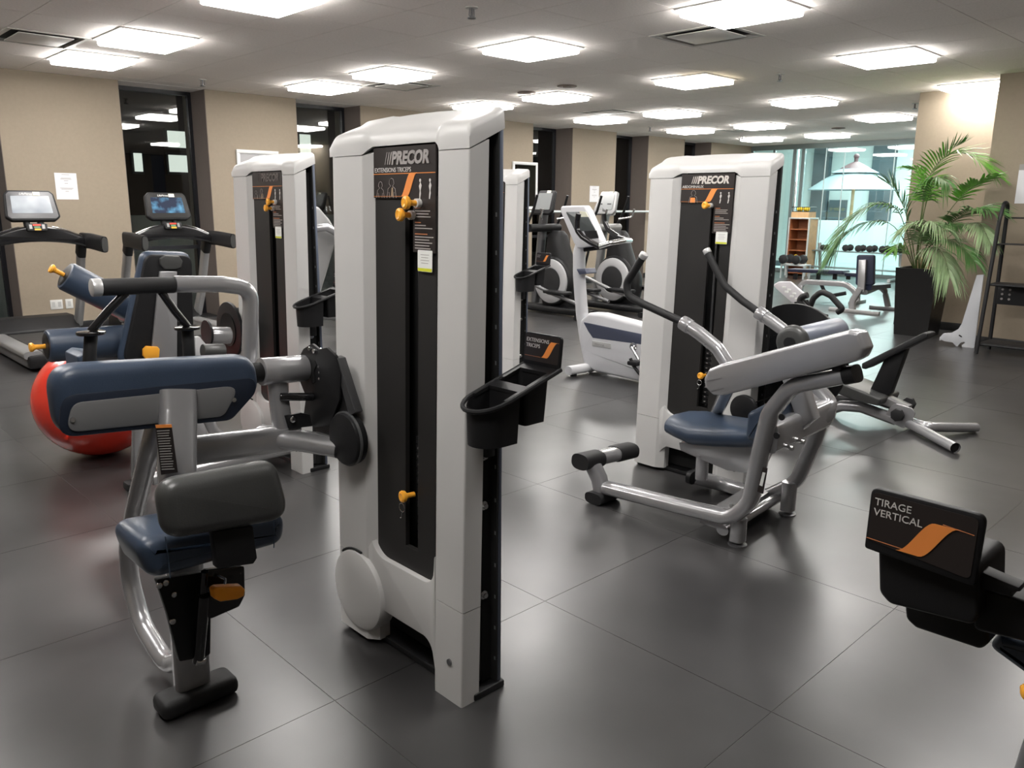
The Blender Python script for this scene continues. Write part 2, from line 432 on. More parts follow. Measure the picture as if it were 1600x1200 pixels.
refs = [((415, 0), 'glowing ceiling lamp cut by the top edge, left of centre'), ((232, 60), 'larger glowing ceiling lamp of the pair at upper left'), ((152, 92), 'glowing ceiling lamp at upper left closest to the beige wall'),
        ((830, 71), 'glowing ceiling lamp right above the tallest white weight tower'), ((625, 114), 'glowing ceiling lamp beside the air vent at upper centre'), ((520, 135), 'glowing ceiling lamp over the second dark window'),
        ((1140, 10), 'largest glowing ceiling lamp, cut by the top edge beside the big vent'), ((1085, 121), 'ceiling lamp with a dim yellowish half'), ((1372, 78), 'long glowing ceiling lamp at upper right before the beige column'),
        ((1520, 126), 'glowing ceiling lamp touching the beige column'), ((770, 163), 'glowing ceiling lamp peeking out behind the top of the nearest weight tower'), ((880, 150), 'glowing ceiling lamp beside the two round ceiling discs'),
        ((1260, 154), 'glowing ceiling lamp right of the upper sprinkler head'), ((1062, 175), 'glowing ceiling lamp behind the yellowish one'), ((955, 186), 'glowing ceiling lamp overlapping a dark air vent'),
        ((1387, 178), 'glowing ceiling lamp left of the beige column, far back'), ((1200, 194), 'far glowing ceiling lamp above a small pale vent'), ((1095, 203), 'far small ceiling lamp above the right weight tower, left one'),
        ((1208, 215), 'farthest small ceiling lamp near the left end of the glass wall'), ((1305, 208), 'far small ceiling lamp above the patio umbrella')]
used = set()
for (rx, ry), lb in refs:
    best = min((L for L in LAMPS_IN if L.name not in used), key=lambda L: (seen(L.location)[0]-rx)**2+(seen(L.location)[1]-ry)**2*4)
    used.add(best.name); best['label'] = lb; best['rx'] = 0; del best['rx']
for L in LAMPS_IN:
    if L.name not in used: L['label'] = 'glowing square ceiling lamp hidden at the edge of the picture or behind a tower'
for L in LAMPS_IN:
    if 'yellowish half' in L['label']:
        ch = [c for c in L.children if c.name.startswith('diffuser')][0]
        c = L.location; a, b = TX/2, TY/2
        bpy.data.objects.remove(ch)
        MB().bx((c.x-a+.028, c.y-b+.33, CZ-.060), (c.x+a-.028, c.y+b-.028, CZ+.006), .014).build('diffuser', LAMPM, L)
        MB().bx((c.x-a+.028, c.y-b+.028, CZ-.060), (c.x+a-.028, c.y-b+.325, CZ+.006), .014).build('diffuser', LAMPW, L, 'dim yellowish diffuser half')
for px, py, lb in vent_px:
    p = onZ(px, py, CZ); i, j = math.floor((p.x-CX0)/TX), math.floor((p.y-CY0)/TY); x0, y0 = cell(i, j)
    t = thing('ceiling_vent', (x0+TX/2, y0+TY/2, CZ), lb, 'air vent', 'square ceiling air vents')
    c = t.location; f = MB()
    for s in (-1, 1):
        f.bx((c.x+s*(TX/2-.02)-.02, c.y-TY/2, CZ-.006), (c.x+s*(TX/2-.02)+.02, c.y+TY/2, CZ+.03)); f.bx((c.x-TX/2+.04, c.y+s*(TY/2-.02)-.02, CZ-.006), (c.x+TX/2-.04, c.y+s*(TY/2-.02)+.02, CZ+.03))
    f.build('frame', VENT, t)
    MB().bx((c.x-TX/2+.04, c.y-TY/2+.04, CZ+.03), (c.x+TX/2-.04, c.y+TY/2-.04, CZ+.04)).build('duct', DARKC, t)
    MB().bx((c.x-TX/2+.11, c.y-TY/2+.11, CZ-.012), (c.x+TX/2-.11, c.y+TY/2-.11, CZ-.004), .003).build('face_plate', VENT, t)
    MB().cyl((c.x, c.y, CZ-.006), (c.x, c.y, CZ+.03), .02).build('stem', VENT, t)
for px, py, lb in ((737, 17, 'large ceiling sprinkler head at top centre'), (316, 130, 'ceiling sprinkler head above the first dark window'), (1219, 121, 'ceiling sprinkler head between lamps at upper right'),
                   (1016, 204, 'small ceiling sprinkler head above the exercise machines by the wall'), (1160, 219, 'smallest far sprinkler head above the right weight tower'), (1430, 167, 'ceiling sprinkler head next to the beige column')):
    p = onZ(px, py-6, CZ); t = thing('sprinkler_head', (p.x, p.y, CZ), lb, 'sprinkler', 'ceiling sprinkler heads')
    MB().cyl((p.x, p.y, CZ-.008), (p.x, p.y, CZ), .045).build('escutcheon', VENT, t)
    MB().cyl((p.x, p.y, CZ-.07), (p.x, p.y, CZ-.008), .010).cyl((p.x, p.y, CZ-.078), (p.x, p.y, CZ-.07), .030).tube([(p.x-.02, p.y, CZ-.01), (p.x-.024, p.y, CZ-.060), (p.x, p.y, CZ-.07)], .004, seg=6).tube([(p.x+.02, p.y, CZ-.01), (p.x+.024, p.y, CZ-.060), (p.x, p.y, CZ-.07)], .004, seg=6).build('nozzle', DKSIL, t)
for px, py, lb in ((886, 134, 'round brown ceiling disc behind the glowing lamp, right one'), (823, 144, 'round brown ceiling disc left of the glowing lamp'), (1310, 200, 'round flat disc on the ceiling before the glass wall')):
    p = onZ(px, py, CZ); t = thing('ceiling_disc', (p.x, p.y, CZ), lb, 'ceiling disc')
    MB().cyl((p.x, p.y, CZ-.014), (p.x, p.y, CZ), .12, bev=.008).build('cover', mat('disc_brown', (.16, .12, .10), .6), t)
    MB().cyl((p.x, p.y, CZ-.022), (p.x, p.y, CZ-.014), .05).build('hub', mat('disc_brown', (.16, .12, .10), .6), t)
# left wall with six window recesses
W0, WP, WW, RD = 3.57, 2.31, 1.04, .45
segs = []; x = -4
ops = [(W0+WP*k, W0+WP*k+WW) for k in range(-1, 6)]
wl = MB()
for a, b in ops:
    wl.bx((x, YW, 0), (a, YW+RD+.25, CZ+.02)); x = b
wl.bx((x, YW, 0), (XG-.02, YW+RD+.25, CZ+.02))
wall_left = struct(wl.build('wall_left', WALLM))
bb = MB(); x = -4
for a, b in ops + [(XG-.02, 0)]:
    bb.bx((x, YW-.012, 0), (a, YW, .10), .002); x = b
struct(bb.build('baseboard_left', BASEB))
for k, (a, b) in enumerate(ops):
    wn = MB()
    f = .05; yb = YW+RD
    wn.bx((a, yb-.03, 0), (a+f, yb+.03, CZ)); wn.bx((b-f, yb-.03, 0), (b, yb+.03, CZ)); wn.bx((a+f, yb-.03, 0), (b-f, yb+.03, .09)); wn.bx((a+f, yb-.03, CZ-.05), (b-f, yb+.03, CZ))
    wn.bx((a+f, yb-.02, .88), (b-f, yb+.02, .93))
    fo = struct(wn.build('window_%d' % (k+1), FRAMEW))
    MB().bx((a+f, yb-.004, .09), (b-f, yb+.004, .88)).build('pane', GLASSN, fo)
    MB().bx((a+f, yb-.004, .93), (b-f, yb+.004, CZ-.05)).build('pane', GLASSN, fo)
    MB().bx((b-.006, YW+.003, 0), (b, yb-.03, CZ)).bx((a, YW+.003, 0), (a+.006, yb-.03, CZ)).build('jamb_face', JAMB, fo)  # jamb faces in a tone darker than the wall
    MB().bx((a+.006, YW+.02, 0), (b-.006, yb-.03, .012)).build('sill', BASEB, fo)
    MB().bx((a+.006, YW+.003, CZ-.002), (b-.006, yb, CZ+.02)).build('recess_soffit', CEILM, fo)
# column, right side walls
struct(MB().bx((XC, 2.4, 0), (XC+.9, 4.07, CZ+.02)).build('wall_right', WALLM))
struct(MB().bx((XN, -4, 0), (XN+.9, 2.93, CZ+.02)).build('wall_front', WALLM))
struct(MB().bx((XC-.012, 2.93, 0), (XC, 4.07, .10), .002).bx((XC, 4.07, 0), (XC+.9, 4.082, .10), .002).build('baseboard_right', BASEB))
struct(MB().bx((XN-.012, -4, 0), (XN, 2.93, .10), .002).bx((XN, 2.93, 0), (XC-.012, 2.942, .10), .002).build('baseboard_front', BASEB))
struct(MB().bx((XC+.9, 3.3, 0), (XG, 3.5, CZ+.02)).build('wall_side', WALLM))
struct(MB().bx((-4.1, -5, 0), (-4, 11.1, CZ+.02)).build('wall_back', WALLM))
struct(MB().bx((-4, -5.1, 0), (XN, -5, CZ+.02)).build('wall_far', WALLM))
# glass wall to the courtyard
def yg(px): return onX(px, 320, XG).y
joints = [YW-.05, yg(1206), yg(1236), yg(1252), yg(1313), yg(1390), 3.5]
gf = MB().bx((XG-.03, 3.5, CZ-.11), (XG+.03, YW, CZ)).bx((XG-.03, 3.5, 0), (XG+.03, YW, .07))
gf.bx((XG-.04, yg(1252)-.0, 0), (XG+.04, yg(1252)+.07, CZ-.1)).bx((XG-.04, yg(1236)-.05, 0), (XG+.04, yg(1236)+.03, CZ-.1)).bx((XG-.03, yg(1206), 0), (XG+.03, yg(1206)+.05, CZ-.1))
gf.bx((XG-.03, YW-.06, 0), (XG+.03, YW, CZ-.1))
gw = struct(gf.build('window_8', ALU))
for a, b in zip(joints[:-1], joints[1:]):
    MB().bx((XG-.006, b+.006, .07), (XG+.006, a-.006, CZ-.11)).build('pane', GLASSA, gw)
for px in (1313, 1390, 1284):
    y = yg(px); MB().bx((XG-.012, y-.007, .07), (XG+.012, y+.007, CZ-.11)).build('glass_joint', TRIMG, gw)
MB().bx((XG+.008, 3.5, .07), (XG+.012, yg(1252)-.01, 1.20)).build('frosted_band', FROST, gw)
hy = yg(1243)
MB().tube([(XG-.08, hy, 1.35), (XG-.08, hy, 2.05)], .016).cyl((XG-.08, hy, 1.45), (XG, hy, 1.45), .010).cyl((XG-.08, hy, 1.95), (XG, hy, 1.95), .010).build('door_handle', CHROME, gw)
# courtyard
struct(MB().bx((XG+.05, 0, -.1), (26, 14, 0)).build('trim_1', YFLOOR))
cw = MB().bx((25, 0, 0), (25.2, 14, 3.8)).bx((XG+.1, 13, 0), (25, 13.2, 3.8)).bx((XG+.1, 1.2, 0), (25, 1.4, 3.8))
struct(cw.build('wall_courtyard', AQUA))
struct(MB().bx((XG+.05, 1, 3.7), (25.2, 13.2, 3.8)).bx((XG+.05, 1, CZ), (XG+.15, 13.2, 3.8)).build('trim_2', AQUA))
dk = MB()
for pa, pb in ((1266, 1292), (1357, 1392), (1296, 1322)):
    ya, yb = onX(pa, 320, 24.9).y, onX(pb, 320, 24.9).y
    dk.bx((24.86, yb, .1), (24.99, ya, 3.6 if pa != 1296 else 1.7))
struct(dk.build('window_9', AQUAD))
w5 = MB()
ya, yb = onX(1206, 320, 19.5).y, onX(1234, 320, 19.5).y
w5.bx((19.5, yb, 0), (19.8, ya+2.0, 3.7)); struct(w5.build('wall_porch', AQUA))
struct(MB().bx((19.48, yb, 0), (19.5, ya+2.0, .13)).build('baseboard_porch', AQUAD))
# patio umbrella
uy = onX(1333, 300, 21.5).y; ux = 21.5; zr = onX(1333, 297, ux).z; za = onX(1333, 252, ux).z
t = thing('patio_umbrella', (ux, uy, 0), 'large pale blue patio umbrella with brown cap behind the glass wall', 'umbrella')
R = (onX(1262, 300, ux).y - onX(1404, 300, ux).y)/2
def canopy(r0, z0, r1, z1, n=8):
    mb = MB(); P = []
    for k in range(5):
        f = k/4; r = r0+(r1-r0)*f; z = z0+(z1-z0)*(f**1.15)
        ring = []
        for j in range(n*4):
            a = 2*PI*j/(n*4); sag = 1-.035*math.sin(PI*((j % 4)/4))*f*2
            ring.append((ux+r*sag*math.cos(a), uy+r*sag*math.sin(a), z))
        P.append(ring)
    mb.loft(P, closed=True, cap=False); return mb
canopy(.42, za-.28, R, zr).build('canopy', CANVAS, t)
canopy(.03, za-.05, .62, za-.30).build('vent_canopy', CANVAS, t)
canopy(.02, za+.0, .42, za-.20).build('cap', CAPM, t)
MB().cyl((ux, uy, za-.05), (ux, uy, za+.08), .05).ell((ux, uy, za+.12), .07).build('finial', CAPM, t)
MB().cyl((ux, uy, .12), (ux, uy, za-.03), .04).build('pole', PINE, t)
MB().cyl((ux, uy, 0), (ux, uy, .12), .35, bev=.03).build('base', AQUAD, t)
# night outside the left wall: dim facade with lit panels
nf = thing('neighbour_building', (4, 15, 0), 'dark neighbouring building with pale lit windows seen through the left windows', 'building')
MB().bx((-2, 15, -1), (24, 15.3, 9)).build('facade', NIGHTD, nf)
for pa, pb, y0, y1 in ((258, 295, 200, 235), (260, 299, 238, 273), (466, 490, 206, 262), (205, 228, 235, 272)):
    A = onY(pa, y0, 14.9); B = onY(pb, y1, 14.9)
    fw_ = MB().bx((A.x, 14.93, B.z), (B.x, 15.0, A.z)).build('window', FRAMEW, nf)
    MB().bx((A.x+.04, 14.9, B.z+.04), (B.x-.04, 14.935, A.z-.04)).build('pane', NIGHTW, fw_)
for pa, pb, y0, y1 in ((204, 236, 333, 375), (262, 300, 332, 470), (430, 462, 300, 420)):
    A = onY(pa, y0, 13.2); B = onY(pb, y1, 13.2)
MB().bx((-1, 13.2, -.5), (20, 13.4, 1.28)).build('reflection_wall', PALEB, nf)  # low wall added to stand for a pale reflection in the panes
# ================================================================== WEIGHT TOWERS
H, DEP = .69, .165
def lean(z): return .04*min(max(z, 0), 1.64)/1.64
def column_prism(mb, poly, z0, z1, sl=0.):
    """vertical prism whose plan is poly, leaning back a little as it rises"""
    sec = [[(x+lean(z), y, z+(sl*x if z == z1 else 0)) for x, y in poly] for z in (z0, z1)]
    return mb.loft(sec, closed=True)
def swoosh(mb, M, x0, y0, x1, y1, wd, th=.0008):
    """print: an s-shaped band rising from (x0,y0) to (x1,y1)"""
    n = 12; up = []; lo = []
    for k in range(n+1):
        f = k/n; s = f*f*(3-2*f); y = y0+(y1-y0)*s
        up.append((x0+(x1-x0-wd)*f, y)); lo.append((x0+wd+(x1-x0-wd)*f, y))
    mb.ext(up+lo[::-1], M, th)
LOGO = {'triceps': mat('logo_half_lit', (.33, .31, .30), .4), 'abs': mat('logo_lit', (.62, .58, .54), .4), 'dark': mat('logo_unlit', (.10, .085, .08), .4)}  # same metal logo; each tower's reflected brightness is painted as its own grey
def tower(x, y, parent, W=.69, cr=.128, cl=.185, bev=.036, kind='triceps', pin_z=.62, knobs=(), tray=True, stickerpos=None, word='', rotm=None, back=.165, cover=True):
    """white-grey two-column weight tower facing -X; (x, y) is its front right corner on the floor"""
    O = Vector((x, y, 0)); rd = .028
    def T(mb, name, m, **k):
        mb.bm.transform(Matrix.Translation(O)); return mb.build(name, m, parent, **k)
    yr, yl = cr, W-cl
    # columns, upper and foot covers with a seam between them
    P_r = fil2([(0, 0), (.07, 0), (.07, cr+bev), (rd, cr+bev), (0, cr)], [.006, 0, 0, 0, .006], 3)
    P_l = fil2([(0, yl), (rd, yl-bev), (.07, yl-bev), (.07, W), (0, W)], [.012, 0, 0, .0, .03], 3)
    sp = .31
    T(column_prism(MB(), P_r, sp+.0025, 1.64, .42), 'shroud_column', WHITE)
    T(column_prism(MB(), P_l, sp+.0025, 1.64, .42), 'shroud_column', WHITE)
    T(column_prism(MB(), P_r, .0, sp), 'foot_cover', WHITE)
    T(column_prism(MB(), P_l, .02, sp), 'foot_cover', WHITE)
    # apron bridging the two feet under the rounded black window
    wb = .345; M = frame((.013, W, 0), (0, -1, 0), (0, 0, 1))
    ya, yb = W-(yl-bev*.5), W-(yr+bev*.5)     # local u runs from left to right
    arc = lambda cx, cz, r, a0, a1, n=6: [(cx+r*math.cos(a0+(a1-a0)*k/n), cz+r*math.sin(a0+(a1-a0)*k/n)) for k in range(n+1)]
    bot = [(ya-.02, .09)] + [(ya+.01, .13)] + [(ya+.04, .155), (yb-.06, .155)] + arc(yb-.06, .105, .05, PI/2, .25, 5) + [(yb+.006, .04), (yb+.006, wb+.10)] + arc(yb-.05, wb+.05, .05, 0, -PI/2, 6) + arc(ya+.085, wb+.085, .085, -PI/2, -PI+.5, 6) + [(ya-.02, wb+.01)]
    mb = MB().ext(bot, M, -.05, bev=.003); 
    T(mb, 'apron', WHITE)
    # black front panels with the slot between
    px0 = rd+lean(1.0); ys0, ys1 = .245*W/.69+.005, .315*W/.69
    def pan(a, b, z0, z1, th=.012, m=CHAR, nm='front_panel'):
        mb = MB(); mb.loft([[(rd-.004+lean(z), a, z), (rd-.004+lean(z), b, z), (rd+th+lean(z), b, z), (rd+th+lean(z), a, z)] for z in (z0, z1)], closed=True); return T(mb, nm, m)
    pan(yr+bev, ys0, .33, 1.52); pan(ys1, yl-bev, .33, 1.52); pan(ys0, ys1, .33, .42)
    # round pulley cover bulging at the foot of the left column
    if cover:
        d = Vector((-1, 0, 0)); c0 = O+Vector((.055, W-.135, .185))
        MB().lathe([(0, .145), (.050, .145), (.058, .141), (.063, .130), (.067, .07), (.068, .001)], c0, d, 40).build('pulley_cover', WHITE, parent)
        MB().tube([c0+Vector((-.052, .149*math.cos(a), .149*math.sin(a))) for a in np.linspace(.9, 1.75, 9)], .004, seg=6).build('cover_gap', SLOT, parent)
        MB().cyl(O+Vector((.055, W+.006, .30)), O+Vector((.055, W+.006, .84)), .004, 8).build('cable', SLOT, parent)
    # inner body, rear panel and base plate
    T(MB().bx((.108, .028, .03), (.145, W-.028, 1.655)), 'inner_frame', SLOT)
    T(MB().bx((.070, .030, .035), (.146, .034, 1.60)), 'side_plate', mat('black_side_plate', (.02, .019, .02), .45))
    T(MB().bx((back-.015, 0, .025), (back, W, 1.70), .004), 'rear_panel', BLUEG if kind != 'abs' else BLACK)
    T(MB().bx((back-.0195, .001, .027), (back-.0152, W-.001, 1.69)), 'rear_liner', SLOT)
    T(MB().bx((.05, -.005, 0), (back+.012, W+.005, .024), .006), 'base_plate', BLACK)
    bo = MB()
    for z in (.935, .775, .62, .33):
        bo.cyl((.11, .020, z), (.11, .030, z), .014).cyl((.11, .010, z), (.11, .020, z), .008)
    T(bo, 'bolts', CHROME)
    no = MB()
    for k in range(14): no.bx((.145, .006, .10+.105*k), (.150, .012, .112+.105*k))
    T(no, 'clips', DKSIL)
    T(MB().cyl((-.001, .058, .13), (.004, .058, .13), .0105, seg=16), 'cover_screw', DKSIL)
    # cap
    ys = [0, .004, .014, .03, cr*.6, cr, cr+bev*.5, cr+bev, W*.4, W*.5, W*.6, yl-bev, yl-bev*.5, yl, (yl+W)/2] + [W-.06+.06*math.sin(k*PI/16) for k in range(9)]
    lx = lean(1.64); secs = []
    for yy in ys:
        e = min(yy, 9); d0 = 0.
        if yy < .014: d0 = .020*(1-math.sqrt(max(0, 1-(1-yy/.014)**2)))
        if yy > W-.06: q = (yy-(W-.06))/.06; d0 = .036*(1-math.sqrt(max(0, 1-q*q)))
        inn = 0.
        if cr <= yy <= yl: inn = 1.
        if abs(yy-(cr+bev*.5)) < 1e-6 or abs(yy-(yl-bev*.5)) < 1e-6: inn = .6
        if abs(yy-cr) < 1e-6 or abs(yy-yl) < 1e-6: inn = 0.
        f = lx + inn*(rd-.012); dz = -.006*inn - d0
        arch = .012*math.sin(PI*yy/W)
        zl = 1.643+.024*inn
        pr = [(f, zl), (f, 1.678+dz*.3), (f+.003, 1.697+dz), (f+.012, 1.711+dz+arch*.2), (f+.045, 1.724+dz+arch*.5), (back*.7+.02, 1.741+dz*.8+arch), (back-.004, 1.757+dz*.8+arch), (back+.001, 1.753+dz*.8+arch), (back+.003, 1.701), (lx+.02, 1.652+.015*inn)]
        secs.append([(a, yy, b) for a, b in pr])
    mb = MB(); mb.loft(secs, closed=True); T(mb, 'cap', WHITE, ang=55)
    # placard
    yA, yB = yl-bev-.001, yr+bev+.001; pw = yA-yB
    zt, zb = 1.655, 1.500
    Mp = frame(O+Vector((rd-.010+lean(1.40), yA, 1.40)), (0, -1, 0), (.04/1.64, 0, 1))
    pl = MB(); pl.bx((0, 0, 0), (0.0001, .0001, .0001)) if False else None
    mb = MB(); mb.ext([(0, .115), (pw*.46, .115), (pw*.62, .115), (pw*.66, .10), (pw*.66, -.04), (pw, -.04), (pw, .262), (0, .262)], Mp, -.006); plo = mb.build('placard', PLAC, parent)
    text('logo_text', 'PRECOR', Mp @ Matrix.Translation((pw*.31, .213, .0004)), pw*.165, LOGO[kind], plo, .0015, .18, .95, .0022)
    sl = MB()
    for k in range(3): a = pw*(.20+.035*k); sl.ext([(a, .212), (a+pw*(.010+.004*k), .212), (a+pw*(.045+.004*k), .212+pw*.118), (a+pw*.035, .212+pw*.118)], Mp @ Matrix.Translation((0, 0, .0004)), .0015)
    sl.build('logo_bars', LOGO[kind], plo)
    if kind != 'dark': text('name_text', {'triceps': 'EXTENSIONS TRICEPS', 'abs': 'ABDOMINAUX'}[kind], Mp @ Matrix.Translation((pw*.02, .190, .0002)), pw*.062, PRINTW, plo)
    ln = MB(); 
    ln.ext([(0, .184), (pw, .184), (pw, .186), (0, .186)], Mp, .0008); ln.ext([(0, .119), (pw*.5, .119), (pw*.5, .1202), (0, .1202)], Mp, .0007); ln.build('rule_lines', SWOOSH, plo)
    sw = MB(); swoosh(sw, Mp, pw*.46, .1195, pw*.72, .1865, pw*.105, .001); sw.build('swoosh', SWOOSH, plo)
    fg = MB()
    def person(cx, s, y0):
        for sg in (-1, 1):
            fg.tube([Mp @ Vector((cx+sg*.011*s, y0+.052*s, .0008)), Mp @ Vector((cx+sg*.013*s, y0+.043*s, .0008)), Mp @ Vector((cx+sg*.005*s, y0+.036*s, .0008)), Mp @ Vector((cx+sg*.019*s, y0+.028*s, .0008)), Mp @ Vector((cx+sg*.025*s, y0, .0008))], .0007, seg=5)
            fg.tube([Mp @ Vector((cx+sg*.014*s, y0+.018*s, .0008)), Mp @ Vector((cx+sg*.010*s, y0, .0008))], .0006, seg=5)
        fg.tube([Mp @ Vector((cx+.011*s*math.cos(a), y0+.052*s+.008*s*math.sin(a), .0008)) for a in (0, .8, 1.57, 2.3, PI)], .0007, seg=5)
    if kind == 'abs': person(pw*.25, 1.1, .112)
    else: person(pw*.12, .8, .115); person(pw*.31, .95, .115)
    fg.build('anatomy_outline', mat('outline_print', (.42, .39, .37), .5), plo)
    if kind == 'abs': MB().ext([(pw*.19, .115), (pw*.29, .115), (pw*.285, .140), (pw*.195, .140)], Mp, .0008).build('anatomy_highlight', SWOOSH, plo)
    else: MB().ext([(pw*.30, .118), (pw*.335, .118), (pw*.33, .145), (pw*.31, .145)], Mp, .0008).build('anatomy_highlight', mat('muscle_print', (.35, .25, .16), .5), plo)
    ic = MB()
    for cx in (pw*.77, pw*.92):
        ic.ext([(cx-.004, .112), (cx, .112), (cx+.004, .128), (cx+.002, .136), (cx+.007, .150), (cx+.001, .160), (cx-.005, .148), (cx-.001, .135), (cx-.003, .126)], Mp, .001)
        ic.ext([(cx+.004*math.cos(k), .164+.005*math.sin(k)) for k in np.linspace(0, 5.6, 8)], Mp, .001)
    ic.build('exercise_icons', PRINTW, plo)
    tl = MB(); tr = MB(); random.seed(3)
    for k, yy in enumerate(np.linspace(.085, -.03, 15)):
        wd = random.uniform(.55, .95)*pw*.3
        if k in (4, 8): continue
        (tr if k in (0, 5, 9) else tl).ext([(pw*.69, yy), (pw*.69+(wd if k not in (0, 5) else pw*.09), yy), (pw*.69+(wd if k not in (0, 5) else pw*.09), yy+.0028), (pw*.69, yy+.0028)], Mp, .0007)
    tl.build('instruction_lines', mat('outline_print', (.42, .39, .37), .5), plo); tr.build('instruction_headings', PRINTR, plo)
    # white sticker with lime stripe
    Ms = frame(O+Vector((rd-.0115+lean(1.34), yA-pw*.74, 1.305)), (0, -1, 0), (.04/1.64, 0, 1))
    st = MB().ext(fil2([(0, 0), (.068, 0), (.068, .062), (0, .062)], .004, 3), Ms, .0012).build('sticker', STICK, parent)
    MB().ext([(0.001, .001), (.067, .001), (.067, .010), (.001, .010)], Ms @ Matrix.Translation((0, 0, .0012)), .0004).build('lime_stripe', LIME, st)
    q = MB()
    for k in range(4): q.ext([(.014+.003*(k % 2), .048-.008*k), (.054-.004*(k % 2), .048-.008*k), (.054-.004*(k % 2), .0495-.008*k), (.014+.003*(k % 2), .0495-.008*k)], Ms @ Matrix.Translation((0, 0, .0012)), .0004)
    q.build('sticker_lines', PRINTD, st)
    # weight stack seen through the slot
    wso = T(MB().bx((.1, ys0+.001, .40), (.107, ys1-.001, .43)), 'weight_stack', mat('stack_iron', (.02, .02, .021), .4))
    for k in range(13):
        z = .43+.027*k; ws = MB().bx(O+Vector((.082, ys0+.001, z)), O+Vector((.107, ys1-.001, z+.024)), .002); ws.build('weight_plate', mat('stack_iron', (.02, .02, .021), .4), wso)
    pg = MB()
    for k in range(12):
        z = .435+.027*k+.006
        for yy in (ys0+.020, ys1-.018): pg.bx((.078, yy-.005, z), (.083, yy+.005, z+.007), .001)
    pg.bm.transform(Matrix.Translation(O)); pg.build('stack_numbers', PRINTD, wso)
    T(MB().cyl((.10, (ys0+ys1)/2-.012, .78), (.10, (ys0+ys1)/2-.012, 1.62), .005).cyl((.10, (ys0+ys1)/2+.016, .42), (.10, (ys0+ys1)/2+.016, 1.6), .008), 'guide_rods', DKSIL)
    def knob(p, name, m, s=1., dirn=(-1, .12, .03)):
        p = Vector(p)+O; d = Vector(dirn).normalized()
        prof = [(0, .009), (.022, .008), (.030, .011), (.034, .018), (.040, .0195), (.046, .018), (.049, .012), (.047, .006)]
        return MB().lathe([(a*s, b*s) for a, b in prof], p, d, 18).build(name, m, parent)
    yc = (ys0+ys1)/2
    k = knob((rd+.02, yc, pin_z), 'selector_pin', AMBER, 1.0)
    kp = Vector((rd-.022, yc+.008, pin_z-.036))+O
    MB().tube([kp+Vector((0, .014*math.cos(a), .014*math.sin(a))) for a in np.linspace(0, 2*PI, 17)], .0016, seg=6).tube([kp+Vector((0, 0, -.016)), kp+Vector((0, .004, -.034)), kp+Vector((0, .010, -.036))], .002, seg=6).build('pin_ring', CHROME, k)
    for (dy, z) in knobs:
        kk = knob((rd+.022, dy, z), 'increment_knob', AMBER, 1.0)
        MB().cyl(O+Vector((rd+.046, dy, z)), O+Vector((rd+.012, dy, z)), .013).build('knob_collar', PRINTW, kk)
    if tray: make_tray(O, parent, word, kind)
